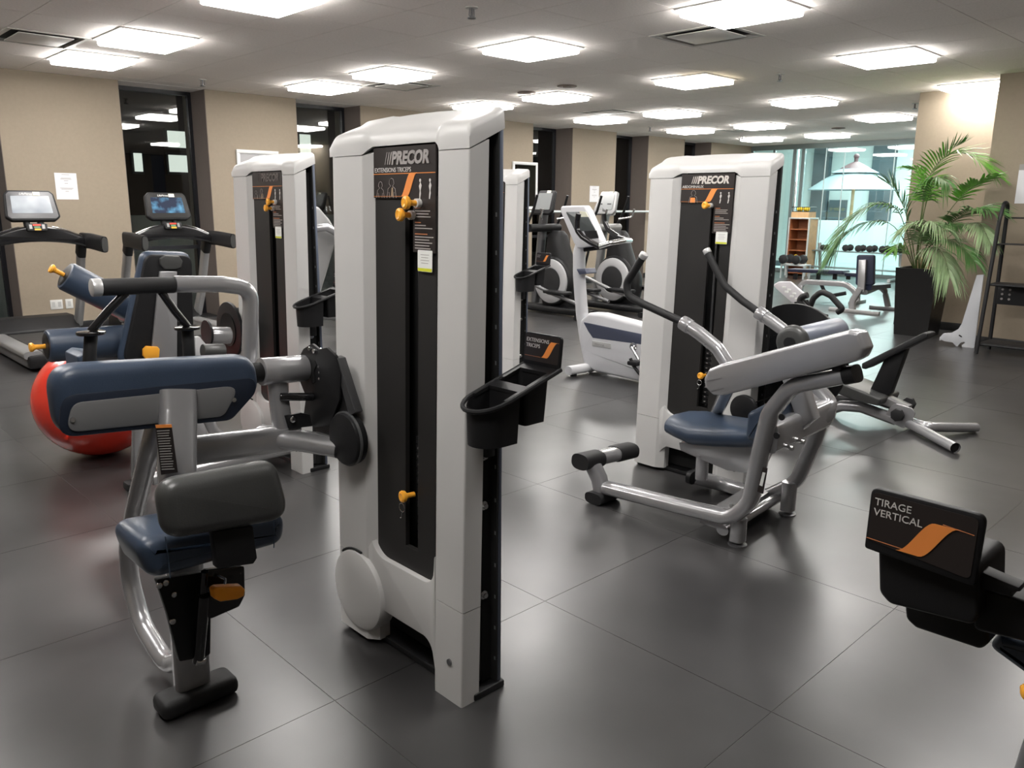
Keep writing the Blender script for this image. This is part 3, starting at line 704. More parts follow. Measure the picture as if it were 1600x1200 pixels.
def make_tray(O, parent, word, kind):
    """sloping cup tray on the right side (towards -Y), sign board at its far end"""
    a, zt = .0, lambda x: .957+(x+.03)*.30
    y0, y1 = -.150, -.008
    x0, x1 = -.035, .25
    def pt(x, y, dz=0.): return O+Vector((x, y, zt(x)+dz))
    # outline of the rim in (x,y)
    out = [(x1, y1), (.045, y1)] + [(.045-.080*math.sin(t)**.9, (y0+y1)/2+(y1-y0)/2*math.cos(t)) for t in np.linspace(.25, PI-.25, 11)] + [(.045, y0), (x1, y0)]
    hole1 = [(.095, y1-.012), (.045, y1-.012)] + [(.045-.068*math.sin(t)**.9, (y0+y1)/2+((y1-y0)/2-.012)*math.cos(t)) for t in np.linspace(.25, PI-.25, 11)] + [(.045, y0+.012), (.095, y0+.012)]
    hole2 = fil2([(.215, y1-.014), (.125, y1-.014), (.125, y0+.014), (.215, y0+.014)], .012, 3)
    mb = MB()
    for hole, (dp, tp) in ((hole1, (.115, .93)), (hole2, (.12, .86))):
        cx = sum(p[0] for p in hole)/len(hole); cy = sum(p[1] for p in hole)/len(hole); zb = zt(cx)-dp
        top = [pt(x, y) for x, y in hole]; w_ = .0035
        sec = []
        for off, sc, z in ((0, 1, None), (1, tp, zb), (1, tp*.93, zb+.006) ):
            pass
        outer = [[pt(cx+(x-cx)*1.05, cy+(y-cy)*1.04, -.004) for x, y in hole], [O+Vector((cx+(x-cx)*tp*1.05, cy+(y-cy)*tp*1.04, zb-.004)) for x, y in hole]]
        inner = [[pt(x, y, .001) for x, y in hole], [O+Vector((cx+(x-cx)*tp, cy+(y-cy)*tp, zb)) for x, y in hole]]
        # outer wall down, bottom, inner wall up
        mb.loft([inner[0], inner[1]], closed=True, cap=False); mb.loft([outer[0], outer[1]], closed=True, cap=False)
        mb.bm.faces.new([mb.bm.verts.new(p) for p in inner[1]]); mb.bm.faces.new([mb.bm.verts.new(p) for p in outer[1]])
    mb.build('cup_holder', BLACK, parent, ang=50)
    # rim as swept lip around plus bridge plates between the holes
    rim = MB()
    rp = [pt(x, y, 0) for x, y in out]
    rim.tube(rp, .0065, .007, seg=8, up=(.0, 0, 1))
    def plate(xa, xb, ya=y0, yb=y1):
        rim.loft([[pt(xa, ya, -.005), pt(xa, yb, -.005), pt(xa, yb, .005), pt(xa, ya, .005)], [pt(xb, ya, -.005), pt(xb, yb, -.005), pt(xb, yb, .005), pt(xb, ya, .005)]], closed=True)
    plate(.093, .127); plate(.212, .252); plate(.12, .22, y0, y0+.016); plate(.12, .22, y1-.016, y1); plate(.04, .10, y0, y0+.014); plate(.04, .10, y1-.014, y1)
    rim.build('tray_rim', BLACK, parent)
    # mounting bracket to the tower
    MB().bx(O+Vector((.09, -.012, .78)), O+Vector((.125, .03, .99)), .003).build('tray_bracket', BLACK, parent)
    # sign board
    zb = zt(x1)
    Mb = frame(O+Vector((x1, y1+.002, zb-.004)), (0, -1, 0), (.10, 0, 1)); wd = y1-y0+.004
    MB().ext(fil2([(0, 0), (wd, 0), (wd, .098), (0, .098)], [.004, .012, .014, .014], 4), Mb, .010, bev=.003).build('sign_board', BLACK, parent)
    so = MB().ext(fil2([(.005, .016), (wd-.006, .016), (wd-.006, .093), (.005, .093)], .008, 4), Mb @ Matrix.Translation((0, 0, .0100)), .0008).build('sign_face', PLAC, parent)
    Mt = Mb @ Matrix.Translation((0, 0, .0108))
    if not word: MB().ext([(.009, .074), (.045, .074), (.045, .078), (.009, .078)], Mt, .0004).ext([(.009, .062), (.04, .062), (.04, .066), (.009, .066)], Mt, .0004).build('print_lines', PRINTD, so)
    for k, wdd in enumerate(word.split('\n') if word else ()):
        text('sign_text', wdd, Mt @ Matrix.Translation((.009, .072-.0165*k, 0)), .0155, PRINTW, so)
    mb = MB(); swoosh(mb, Mt, .072, .030, .132, .078, .022, .0006); mb.build('swoosh', SWOOSH, so)
    mb = MB().ext([(.006, .0295), (.07, .0295), (.07, .0305), (.006, .0305)], Mt, .0004).ext([(.105, .0775), (wd-.008, .0775), (wd-.008, .0785), (.105, .0785)], Mt, .0004); mb.build('rule_lines', PRINTR, so)

# ------------------------------------------------------------------ outlines read off against a plane of the room, always given thickness
def polyX(pts, X, d, mb=None, r=0., bev=0., n=4, taper=1.):
    """outline on the plane x = X, thickness d towards +X"""
    mb = mb or MB(); q = [onX(a, b, X) for a, b in pts]; M = frame((X, 0, 0), (0, 1, 0), (0, 0, 1))
    P = [(p.y, p.z) for p in q]; P = fil2(P, r, n) if r else P
    return mb.ext(P, M, d, bev, taper)
def polyY(pts, Y, d, mb=None, r=0., bev=0., n=4, taper=1.):
    """outline on the plane y = Y, thickness d away from the eye (+Y)"""
    mb = mb or MB(); q = [onY(a, b, Y) for a, b in pts]; M = frame((0, Y, 0), (1, 0, 0), (0, 0, 1))
    P = [(p.x, p.z) for p in q]; P = fil2(P, r, n) if r else P
    return mb.ext(P, M, -d, bev, taper)
def pX(pts, X): return [onX(a, b, X) for a, b in pts]
def pY(pts, Y): return [onY(a, b, Y) for a, b in pts]
# ================================================================== TRICEPS MACHINE (nearest)
t1 = thing('triceps_machine', (1.404, 1.667, 0), 'nearest weight tower machine with blue arm pad, black back pad and cup tray', 'exercise machine', 'weight machines')
tower(1.404, 1.667, t1, kind='triceps', pin_z=.60, knobs=((.238, 1.50), (.268, 1.466)), word='EXTENSIONS\nTRICEPS')
xc = .835
MB().box((.835, 2.25, .030), (.235, .105, .058), .022, seg=3).build('rubber_foot', RUBBER, t1)
MB().tube([(.83, 2.262, .045), (.83, 2.245, .37), (.835, 2.25, .75), (.875, 2.31, .90), (.885, 2.33, .96)], .052, .030, up=(0, 1, 0), sup=4, seg=20, fil=.12).build('upright_post', SILVER, t1)
MB().tube([(.82, 2.30, .13)] + pX([(262, 1040), (222, 975), (203, 905), (200, 850), (215, 780), (235, 700)], .82) + [(.85, 2.38, .90)], .030, seg=16, fil=.15).build('curved_brace', SILVER, t1)
polyY([(78, 574), (402, 556), (410, 612), (366, 658), (94, 689)], 2.33, .10, r=.075, bev=.035, n=8).build('arm_pad', BLUE, t1)
polyY([(90, 685), (97, 618), (398, 590), (402, 612), (362, 657)], 2.327, .01, r=.045, bev=.004, n=8).build('pad_shade_layer', mat('shaded_navy', (.010, .016, .030), .45), t1)  # lower band in shade below the lit top, painted as a navy layer
ap = polyY([(102, 677), (114, 630), (377, 602), (350, 651)], 2.322, .012, r=.035, bev=.003, n=8).build('arm_pad_plate', mat('grey_plate', (.20, .20, .205), .35, metal=.3), t1)
MB().cyl(onY(114, 656, 2.318), onY(114, 656, 2.318)+Vector((0, .01, 0)), .007).build('plate_bolt', CHROME, ap); MB().cyl(onY(366, 625, 2.318), onY(366, 625, 2.318)+Vector((0, .01, 0)), .007).build('plate_bolt', CHROME, ap)
lb = polyY([(243, 664), (268, 663), (278, 738), (252, 742)], 2.185, .004).build('warning_label', PLAC, t1)
lb.location = lb.location
polyY([(243, 664), (268, 663), (269, 668), (244, 669)], 2.183, .002).build('orange_header', SWOOSH, lb)
q = MB()
for k in range(16): polyY([(245.5+k*.5, 673+k*4), (265+k*.5-(k % 3), 672+k*4), (265+k*.5-(k % 3), 673.4+k*4), (245.5+k*.5, 674.4+k*4)], 2.183, .002, q)
q.build('print_lines', PRINTD, lb)
polyY([(248, 757), (437, 721), (462, 814), (262, 849)], 1.88, .075, r=.055, bev=.035, n=8).build('back_pad', PADB, t1)
polyY([(333, 832), (395, 822), (402, 872), (396, 881), (340, 889)], 1.905, .03, r=.004, bev=.002).build('pad_bracket', BLACK, t1)
polyY([(210, 848), (452, 802), (449, 852), (238, 911)], 1.975, .22, r=.045, bev=.04, n=8).build('seat', BLUE, t1)
q = MB().tube(pY([(258, 838), (263, 870), (266, 903)], 1.969), .0015, seg=5).tube(pY([(427, 808), (429, 830), (428, 856)], 1.969), .0015, seg=5); q.build('print_lines', mat('blue_stitch', (.07, .11, .17), .6), t1)
polyY([(244, 906), (320, 894), (330, 900), (329, 1022), (322, 1026), (281, 1034), (272, 1000), (262, 960)], 2.10, .02, r=.006, bev=.002).build('side_plate', BLACK, t1)
polyY([(320, 892), (382, 884), (383, 930), (374, 948), (330, 967), (318, 960)], 2.06, .02, r=.01, bev=.002).build('side_plate', GLOSSB, t1)
for a, b in ((258, 910), (271, 928), (269, 970), (248, 914)):
    p = onY(a, b, 2.10); MB().cyl(p+Vector((0, -.008, 0)), p, .0085, 14, bev=.002).build('bolt', CHROME, t1)
MB().cyl(onY(320, 893, 2.035), onY(310, 1033, 2.10), .010).cyl(onY(319, 930, 2.045), onY(310, 1033, 2.10), .016).build('gas_strut', GLOSSB, t1)
MB().cyl(onY(306, 1035, 2.09), onY(320, 1032, 2.09), .009).build('strut_pin', CHROME, t1)
polyY([(333, 922), (340, 918), (378, 916), (384, 922), (382, 932), (372, 937), (345, 941), (335, 936)], 1.985, .03, r=.008, bev=.006).build('seat_handle', mat('orange_handle', (.95, .33, .01), .35), t1)
MB().tube([onY(350, 918, 2.0), onY(352, 905, 2.03), onY(340, 900, 2.05)], .004, seg=8).build('handle_stem', CHROME, t1)
MB().tube(pY([(268, 707), (300, 704), (440, 686)], 2.45) + [Vector((1.33, 2.45, .705))], .028, .047, up=(0, 0, 1), sup=3.2, seg=20).build('cross_tube', SILVER, t1)
MB().tube([(1.225, 2.525, .718), (1.345, 2.36, .700), (1.40, 2.285, .69)], .052, .030, up=(0, 0, 1), sup=3.2, seg=20).build('angled_tube', SILVER, t1)
MB().tube([(1.398, 2.287, .69), (1.408, 2.273, .688)], .053, .031, up=(0, 0, 1), sup=3.2, seg=20).build('tube_cap', BLACK, t1)
A, B = onY(407, 581, 2.45), onY(476, 575, 2.45)
MB().cyl(A, B, .046, 28, bev=.003).build('pivot_housing', SILVER, t1)
MB().cyl(A+Vector((-.055, 0, -.004)), A, .034, 24).build('pivot_shaft', BLACK, t1)
MB().tube([A+Vector((.055, 0, -.03)), (1.275, 2.45, .74)], .032, .022, up=(0, 1, 0), sup=4, seg=16).build('pivot_post', SILVER, t1)
cam_ = polyX([(466, 590), (466, 560), (474, 545), (487, 537), (498, 546), (510, 543), (524, 556), (532, 585), (530, 625), (515, 665), (490, 668), (474, 650), (478, 620)], 1.372, .010, r=.012, bev=.001).build('range_plate', BLACK, t1)
for (a, b) in ((497, 573), (498, 582), (498, 592)):
    p = onX(a, b, 1.371); MB().cyl(p, p+Vector((.004, 0, 0)), .0045, 10).build('stop_hole', CHROME, cam_)
polyX([(484, 590), (484, 572), (491, 563), (494, 570), (490, 580), (491, 598), (487, 600)], 1.369, .004, r=.003).build('slot', SLOT, cam_)
polyX([(504, 560), (515, 556), (549, 648), (558, 665), (535, 700), (500, 695), (488, 660), (505, 625)], 1.386, .016, r=.01, bev=.002).build('lever_plate', GLOSSB if False else BLACK, t1)
polyX([(520, 556), (528, 560), (555, 645), (545, 650)], 1.376, .03, r=.004, bev=.002).build('lever_edge', mat('worn_black', (.045, .045, .047), .4), t1)
p = onX(535, 687, 1.36); MB().cyl(p, p+Vector((.045, 0, 0)), .088, 32, bev=.008).build('cable_pulley', BLACK, t1)
MB().cyl(p+Vector((.012, 0, 0)), p+Vector((.020, 0, 0)), .092, 32).build('pulley_flange', DKSIL, t1)
MB().cyl(onX(437, 620, 1.26), onX(490, 620, 1.37), .014, 18, bev=.003).build('stop_peg', GLOSSB, t1)
polyY([(446, 650), (470, 645), (484, 648), (488, 666), (452, 670)], 2.42, .01).build('cable_bracket', BLACK, t1)
p = onY(456, 655, 2.42); MB().cyl(p+Vector((0, -.01, 0)), p, .011, 16, bev=.002).build('bolt', CHROME, t1)
p = onX(482, 545, 1.365); MB().cyl(p, p+Vector((.03, 0, 0)), .007, 12).cyl(p+Vector((.0, -.03, -.004)), p+Vector((.03, -.03, -.004)), .008, 12).build('cable_ends', CHROME, t1)
p = onX(527, 568, 1.40); MB().ell(p, .011).build('pull_knob', AMBER, t1)
hb = pY([(272, 444), (345, 444), (392, 450), (391, 520), (388, 605)], 2.55)
MB().tube(hb, .0265, seg=18, fil=.10, fn=10).build('handle_arm', SILVER, t1)
A, B = onY(158, 449, 2.55), onY(272, 445, 2.55)
MB().cyl(A, B, .0255, 22, bev=.003).build('grip_bar', RUBBER, t1); MB().cyl(A-(B-A).normalized()*.028, A, .0265, 22, bev=.004).build('end_cap', mat('satin_cap', (.62, .62, .62), .35, metal=.4), t1)
for px0, px1, gx, gy0, gy1 in ((198, 142, 138, 524, 588), (252, 293, 296, 516, 566)):
    MB().tube(pY([(px0, 456), ((px0+px1)/2, 485), (px1, gy0-6)], 2.55), .0125, seg=12).build('grip_strut', GLOSSB, t1)
    p = onY(px1, gy0-4, 2.55); MB().cyl(p+Vector((0, 0, -.005)), p+Vector((0, 0, .004)), .040, 28, bev=.002).build('grip_flange', GLOSSB, t1)
    MB().cyl(p+Vector((0, 0, -.005)), onY(gx, gy1, 2.55), .0185, 20, bev=.003).build('hand_grip', RUBBER, t1)

# ================================================================== LEG MACHINE behind the nearest one
t2 = thing('leg_machine', (2.15, 3.93, 0), 'weight tower machine at left with two blue rollers and grey-spined backrest', 'exercise machine', 'weight machines')
tower(2.15, 3.93, t2, W=.73, kind='dark', pin_z=.56, knobs=((.238, 1.50), (.268, 1.466)), word='')
Y2 = 4.3
bk = polyY([(224, 392), (300, 394), (305, 568), (184, 571)], Y2, .07, r=.055, bev=.03, n=7).build('backrest', BLUE, t2)
polyY([(229, 398), (300, 399), (304, 566), (192, 568)], Y2-.016, .03, r=.05, bev=.008, n=6).build('back_shell', BLACK, bk)
polyY([(250, 424), (277, 424), (277, 562), (236, 563)], Y2-.03, .03, r=.006, bev=.003).build('back_spine', SILVER, t2)
polyY([(250, 404), (258, 399), (280, 400), (286, 408), (284, 418), (276, 421), (258, 421), (251, 414)], Y2-.03, .03, r=.008, bev=.006).build('spine_button', PADB, t2)
polyY([(224, 546), (229, 541), (247, 542), (250, 546), (249, 558), (242, 563), (228, 561), (224, 556)], Y2-.045, .02, r=.006, bev=.004).build('adjust_handle', AMBER, t2)
A, B = onY(236, 560, Y2-.035), onY(242, 575, Y2-.03)
MB().cyl(A, B, .008).build('handle_stem', DKSIL, t2)
polyY([(150, 555), (190, 546), (300, 560), (300, 590), (152, 588)], 4.45, .25, r=.01, bev=.01).build('seat_frame', mat('pale_seat', (.5, .5, .51), .4), t2)
polyY([(121, 558), (132, 551), (152, 553), (154, 590), (124, 588)], 4.05, .2, r=.012, bev=.01).build('seat', BLUE, t2)
def roller(pa, pb, ra, parent, hx=.05):
    A, B = Vector(pa), Vector(pb); d = (B-A).normalized(); L = (B-A).length
    r = MB().lathe([(0, ra*.80), (.004, ra*.93), (.014, ra), (L, ra)], A, d, 32).build('roller_pad', BLUE, parent)
    MB().lathe([(-.004, ra*.45), (-.003, ra*.72), (.002, ra*.84), (.004, ra*.84)], A, d, 32).build('roller_cap', BLACK, r)
    MB().lathe([(-.075, .010), (-.073, .021), (-.066, .024), (-.058, .021), (-.050, .013), (-.03, .012), (0, .012)], A, d, 18).build('roller_knob', AMBER, r)
roller(onY(101, 430, Y2+.25), onY(240, 500, Y2+.25), .076, t2)
roller(onY(72, 541, Y2+.15), onY(240, 528, Y2+.15), .082, t2)
p = onX(357, 515, 2.08); MB().cyl(p, p+Vector((.02, 0, 0)), .165, 36, bev=.004).build('cam_disc', BLACK, t2)
MB().cyl(p+Vector((-.006, 0, 0)), p, .10, 30).build('cam_hub', GLOSSB, t2)
A, B = onY(326, 524, Y2), onY(358, 524, Y2); MB().cyl(A, B, .048, 24, bev=.002).build('pivot_housing', SILVER, t2)
p = onX(322, 520, 1.82); MB().cyl(p, p+Vector((.012, 0, 0)), .07, 24).build('range_disc', BLACK, t2)
polyY([(305, 527), (312, 526), (330, 548), (327, 566), (306, 566)], 4.2, .03, r=.005, bev=.002).build('lever', mat('pale_seat', (.5, .5, .51), .4), t2)
A, B = onY(316, 548, 4.1), onY(350, 548, 4.1); MB().cyl(A, B, .036, 20, bev=.006).build('lever_knob', PADB, t2)
MB().tube([onY(222, 565, Y2), onY(220, 640, Y2), onY(217, 745, 4.42)], .040, .03, up=(0, 1, 0), sup=4).build('support_post', SILVER, t2)
MB().box(onZ(214, 757, .025), (.12, .09, .05), .015).build('rubber_foot', RUBBER, t2)
MB().tube([onY(325, 655, 4.15), onY(335, 675, 4.15), onY(352, 685, 4.15), onY(400, 690, 4.15)], .03, fil=.08).build('bent_tube', SILVER, t2)
MB().tube([(1.40, 4.13, .10), (1.75, 4.13, .10), (2.22, 4.13, .10)], .038, .032, up=(0, 0, 1), sup=3).build('base_tube', SILVER, t2)
polyY([(286, 664), (300, 660), (310, 688), (288, 692)], 4.1, .05, bev=.002).build('bracket', SILVER, t2)
polyY([(224, 764), (238, 752), (242, 788), (226, 790)], 3.6, .01).build('rating_plate', BLACK, t2) if False else None
MB().tube([onY(300, 570, Y2), onY(300, 640, Y2), (1.72, 4.2, .1)], .04, .03, up=(0, 1, 0), sup=4).build('support_post', SILVER, t2)
# ================================================================== third tower
t3 = thing('weight_machine', (4.28, 4.44, 0), 'white-grey weight tower half hidden behind the nearest tower, with small cup tray', 'exercise machine', 'weight machines')
tower(4.28, 4.44, t3, kind='triceps', word='')
MB().tube([(4.35, 5.16, .35), (4.2, 5.5, .35), (4.1, 5.8, .12)], .05, .035, up=(0, 0, 1), sup=3).build('frame_tube', SILVER, t3)
MB().box((4.1, 5.82, .04), (.2, .1, .08), .02).build('rubber_foot', RUBBER, t3)
# ================================================================== BACK EXTENSION / ABDOMINAL MACHINE at right
t4 = thing('abdominal_machine', (3.68, 2.055, 0), 'silver-framed machine with blue saddle, black-gripped lever arms and white-grey tower right of centre', 'exercise machine', 'weight machines')
tower(3.68, 2.055, t4, W=.73, kind='abs', cr=.16, cl=.16, bev=.045, pin_z=.60, knobs=((.335, 1.50),), word='', tray=False, cover=False)
XA, XB, XM = 3.07, 3.66, 3.36
railA = pX([(948, 762), (1060, 790), (1143, 809), (1172, 786), (1190, 700), (1204, 644), (1238, 603), (1325, 586)], XA)
MB().tube(railA, .034, .046, up=(1, 0, 0), sup=2.6, seg=20, fil=.13, fn=10).build('frame_rail', SILVER, t4)
p = onX(1326, 586, XA); d = (railA[-1]-railA[-2]).normalized()
MB().tube([p-d*.01, p+d*.035], .036, .047, up=(1, 0, 0), sup=3, seg=20).build('rail_cap', BLACK, t4)
railB = [onZ(1086, 745, .085)] + pX([(1130, 757), (1195, 776), (1245, 752), (1272, 690), (1288, 640), (1250, 600)], XB)
MB().tube(railB, .034, .042, up=(1, 0, 0), sup=2.6, seg=20, fil=.13, fn=10).build('frame_rail', SILVER, t4)
MB().tube([railB[0]+Vector((0, .02, 0)), railB[0]-Vector((0, .006, 0))], .036, .060, up=(1, 0, 0), sup=3, seg=20).build('rail_cap', BLACK, t4)
f1 = onZ(930, 786)
MB().tube([(3.07, 2.50, .02), (3.07, 2.53, .12), (3.07, 2.60, .215)], .036, .045, up=(1, 0, 0), sup=2.6, seg=18).build('front_leg', SILVER, t4)
MB().tube([(3.0, 2.51, .032), (3.16, 2.51, .032)], .055, .030, up=(0, 0, 1), sup=3, seg=18).build('rubber_foot', RUBBER, t4)
A, B = onY(906, 722, 2.60), onY(986, 703, 2.60)
for a, b, m, nm, w_ in ((A, A.lerp(B, .34), RUBBER, 'foot_pad', .058), (A.lerp(B, .34), A.lerp(B, .66), SILVER, 'foot_bar', .052), (A.lerp(B, .66), B, RUBBER, 'foot_pad', .058)):
    MB().tube([a, b], w_, w_*.72, up=(0, 0, 1), sup=2.6, seg=22).build(nm, m, t4)
for q0, q1 in (((1152, 800), (1152, 851)), ((1232, 752), (1230, 803))):
    b = onZ(*q1); MB().tube([(b.x, b.y, .022), (b.x, b.y, .13 if q0[0] < 1200 else .17)], .032, .038, up=(1, 0, 0), sup=3, seg=18).build('rear_leg', SILVER, t4)
    MB().lathe([(0, .042), (.006, .042), (.010, .034), (.012, .012), (.024, .012)], (b.x, b.y, 0), (0, 0, 1), 24).build('levelling_foot', DKSIL, t4)
# cross member between the rails
MB().loft([[(XA, 1.92, .06), (XA, 1.80, .06), (XA, 1.80, .10), (XA, 1.92, .10)], [(XB, 2.0, .04), (XB, 1.88, .04), (XB, 1.88, .085), (XB, 2.0, .085)]], closed=True).build('cross_member', SILVER, t4)
MB().tube([(XA, 1.80, .06), (XB, 1.84, .06)], .03, .025, up=(0, 0, 1)).build('cross_tube', SILVER, t4)
for k in (.35, .7):
    x = XA+(XB-XA)*k; MB().cyl((x, 1.88, .08), (x, 1.88, .105), .012, 12, bev=.002).build('bolt', CHROME, t4)
for nm, pts, X in (('floor_decal', [(1000, 764), (1058, 782), (1052, 786), (994, 768)], XA),):
    pass
# seat saddle and its bracket
z0 = onX(1110, 665, XM).z
def saddle():
    L = [(2.285, .065, .0, .06), (2.25, .14, .004, .075), (2.18, .175, .006, .085), (2.08, .20, .0, .09), (1.96, .175, .012, .09), (1.84, .14, .030, .09), (1.74, .12, .05, .08)]
    secs = []
    for y, hw, dz, th in L:
        c = z0+dz-.02; ring = []
        for j in range(20):
            a = 2*PI*j/20; e = .55
            ring.append((XM+math.copysign(abs(math.cos(a))**e, math.cos(a))*hw, y, c+math.copysign(abs(math.sin(a))**.8, math.sin(a))*th*.62))
        secs.append(ring)
    return MB().loft(secs, closed=True)
saddle().build('saddle', BLUE, t4)
polyX([(1166, 646), (1208, 624), (1204, 684), (1162, 692)], 3.17, .34, r=.03, bev=.025).build('lumbar_pad', BLUE, t4)
polyX([(1060, 690), (1063, 704), (1090, 716), (1135, 735), (1185, 742), (1205, 700), (1206, 690), (1150, 694)], XM-.03, .05, r=.01, bev=.004).build('seat_bracket', SILVER, t4)
MB().cyl(onX(1098, 710, XM), onX(1096, 748, XM+.0), .032, 20).build('seat_post', SILVER, t4)
# upper side box between the rails, with bolts
MB().tube([onX(1203, 712, XA+.03), onX(1290, 670, XA+.36)], .055, .034, up=(0, 0, 1), sup=4, seg=18).build('side_box', SILVER, t4) if False else None
sb = [Vector((XA+.02, 1.62, .53)), Vector((XB-.02, 1.64, .54))]
MB().tube([sb[0], sb[1]], .04, .065, up=(0, 0, 1), sup=4.5, seg=20).build('rear_box_beam', SILVER, t4)
MB().tube([sb[1]+Vector((-.06, 0, .0)), sb[1]+Vector((.05, -.01, .01)), sb[1]+Vector((.03, .08, .10))], .042, .055, up=(0, 0, 1), sup=3, seg=18, fil=.05).build('box_elbow', SILVER, t4)
for a, b in ((1233, 699), (1251, 689)):
    p = onY(a, b, 1.58); MB().cyl(p+Vector((0, -.02, 0)), p+Vector((0, .01, 0)), .012, 14, bev=.003).build('bolt', CHROME, t4)
for a, b in ((1221, 652), (1213, 681)):
    p = onX(a, b, XA-.034); MB().cyl(p, p+Vector((.006, 0, 0)), .014, 14).build('rail_plug', BLACK, t4)
pl_ = polyX([(1183, 768), (1192, 730), (1199, 732), (1192, 772)], XA-.052, .004).build('rating_plate', PLAC, t4)
polyX([(1186.5, 758), (1191.5, 738), (1196, 739), (1191, 760)], XA-.054, .002).build('print_lines', STICK, pl_)
dl = MB().loft([[onX(1002, 764, XA)+Vector((-.02, 0, .012)), onX(1052, 777, XA)+Vector((-.02, 0, .012)), onX(1052, 777, XA)+Vector((.02, 0, .024)), onX(1002, 764, XA)+Vector((.02, 0, .024))], [onX(1002, 764, XA)+Vector((-.02, 0, .014)), onX(1052, 777, XA)+Vector((-.02, 0, .014)), onX(1052, 777, XA)+Vector((.02, 0, .026)), onX(1002, 764, XA)+Vector((.02, 0, .026))]], closed=True)
# sloping counter-beam on the near side
XQ = 2.985
bm_ = polyX([(1098, 592), (1106, 577), (1124, 569), (1325, 516), (1342, 519), (1352, 545), (1345, 560), (1330, 567), (1128, 619), (1112, 618), (1100, 606)], XQ, .09, r=.02, bev=.018).build('counter_beam', SILVER, t4)
q = polyX([(1106, 595), (1128, 590), (1128, 591.5), (1106, 596.5)], XQ-.001, .003); polyX([(1110, 611), (1131, 606), (1131, 607.5), (1110, 612.5)], XQ-.001, .003, q)
q.build('print_lines', DKSIL, bm_)
polyX([(1298, 560), (1312, 556), (1314, 578), (1300, 580)], XQ+.03, .05, r=.003, bev=.002).build('beam_stop', BLACK, t4)
# rear strut from the beam down to the box
MB().tube([onX(1240, 585, XM), onX(1262, 650, XM), (XM, 1.66, .52)], .05, .040, up=(1, 0, 0), sup=3.5, seg=18).build('beam_strut', SILVER, t4)
# back roller with dark end disc
A, B = Vector(onX(1232, 533, XA+.18)), None
A = onY(1240, 534, 1.72); B = onY(1308, 516, 1.72)
MB().cyl(A, B, .062, 32, bev=.006).build('back_roller', mat('glare_blue_vinyl', (.16, .18, .23), .35), t4)  # glare on the blue vinyl is painted into this paler colour
MB().lathe([(-.035, .050), (-.032, .064), (-.02, .075), (0, .078)], A, B-A, 32).build('roller_cap', PADB, t4)
MB().cyl(A+(A-B).normalized()*.045, A, .026, 20).build('roller_axle', BLACK, t4)
# big cam discs by the tower
p = onX(1237, 562, 4.02); MB().cyl(p, p+Vector((.025, 0, 0)), .30, 48, bev=.004).build('cam_disc', BLACK, t4)
MB().cyl(p+Vector((-.02, 0, 0)), p, .16, 36, bev=.004).build('cam_hub', GLOSSB, t4)
MB().cyl((XM+.2, p.y, p.z), (4.02, p.y, p.z), .035, 20).build('cam_shaft', SILVER, t4)
p = onX(1160, 640, XM+.28); MB().cyl(p, p+Vector((.03, 0, 0)), .075, 30, bev=.006).build('cable_pulley', BLACK, t4)
MB().tube([onX(1165, 634, XM+.3), onX(1205, 620, XM+.5)], .004, seg=6).build('cable', BLACK, t4)
# lever arms with black grips
XH1, XH2 = 3.12, 3.66
g1 = [(1004, 402), (990, 425), (979, 442), (981, 462), (1003, 474), (1066, 503)]
s1 = [(1066, 503), (1092, 520), (1122, 545), (1139, 572), (1140, 600), (1122, 640), (1103, 700)]
MB().tube(pX(g1, XH1), .0185, seg=16, fil=.05).build('lever_grip', RUBBER, t4)
MB().tube(pX(s1, XH1)[:-2] + [onX(1122, 640, XM+.15), onX(1104, 690, XM+.33)], .031, seg=18, fil=.07).build('lever_arm', SILVER, t4)
g2 = [(1106, 395), (1118, 420), (1132, 446), (1160, 470), (1184, 487)]
s2 = [(1184, 487), (1210, 505), (1240, 528), (1262, 560)]
MB().tube(pX(g2, XH2), .0185, seg=16, fil=.08).build('lever_grip', RUBBER, t4)
MB().tube(pX(s2, XH2), .031, seg=18, fil=.05).build('lever_arm', SILVER, t4)
for g, X in ((g1, XH1), (g2, XH2)):
    a, b = onX(*g[0], X), onX(*g[1], X); d = (a-b).normalized()
    MB().cyl(a-d*.004, a+d*.022, .0205, 20, bev=.003).build('end_cap', mat('satin_cap', (.62, .62, .62), .35, metal=.4), t4)
for g, X in ((s1, XH1), (s2, XH2)):
    a, b = onX(*g[0], X), onX(*g[1], X); d = (b-a).normalized()
    MB().cyl(a, a+d*.05, .034, 20, bev=.003).build('collar', SILVER, t4)
    for k in (1, 2):
        p = onX(*g[k-1], X).lerp(onX(*g[k], X), .55); p = p+Vector((-.030, -.004, -.004)); MB().cyl(p, p+Vector((.006, 0, 0)), .007, 10).build('arm_plug', BLACK, t4)
# ================================================================== stability ball
bp_ = onZ(162, 707, 0); c = onY(149, 640, onZ(147, 704).y)
t = thing('stability_ball', (bp_.x, bp_.y, 0), 'shiny red stability ball on the floor behind the long blue arm pad', 'exercise ball')
RB = .345
mb = MB().ell((bp_.x, bp_.y, RB*.97), (RB*1.02, RB*1.02, RB*.97), 48, 32); mb.build('ball', RED, t)
p = onZ(73, 678, .15); MB().cyl((bp_.x-.24, bp_.y-.21, .19), (bp_.x-.25, bp_.y-.22, .187), .010, 12).build('valve', RED, t)

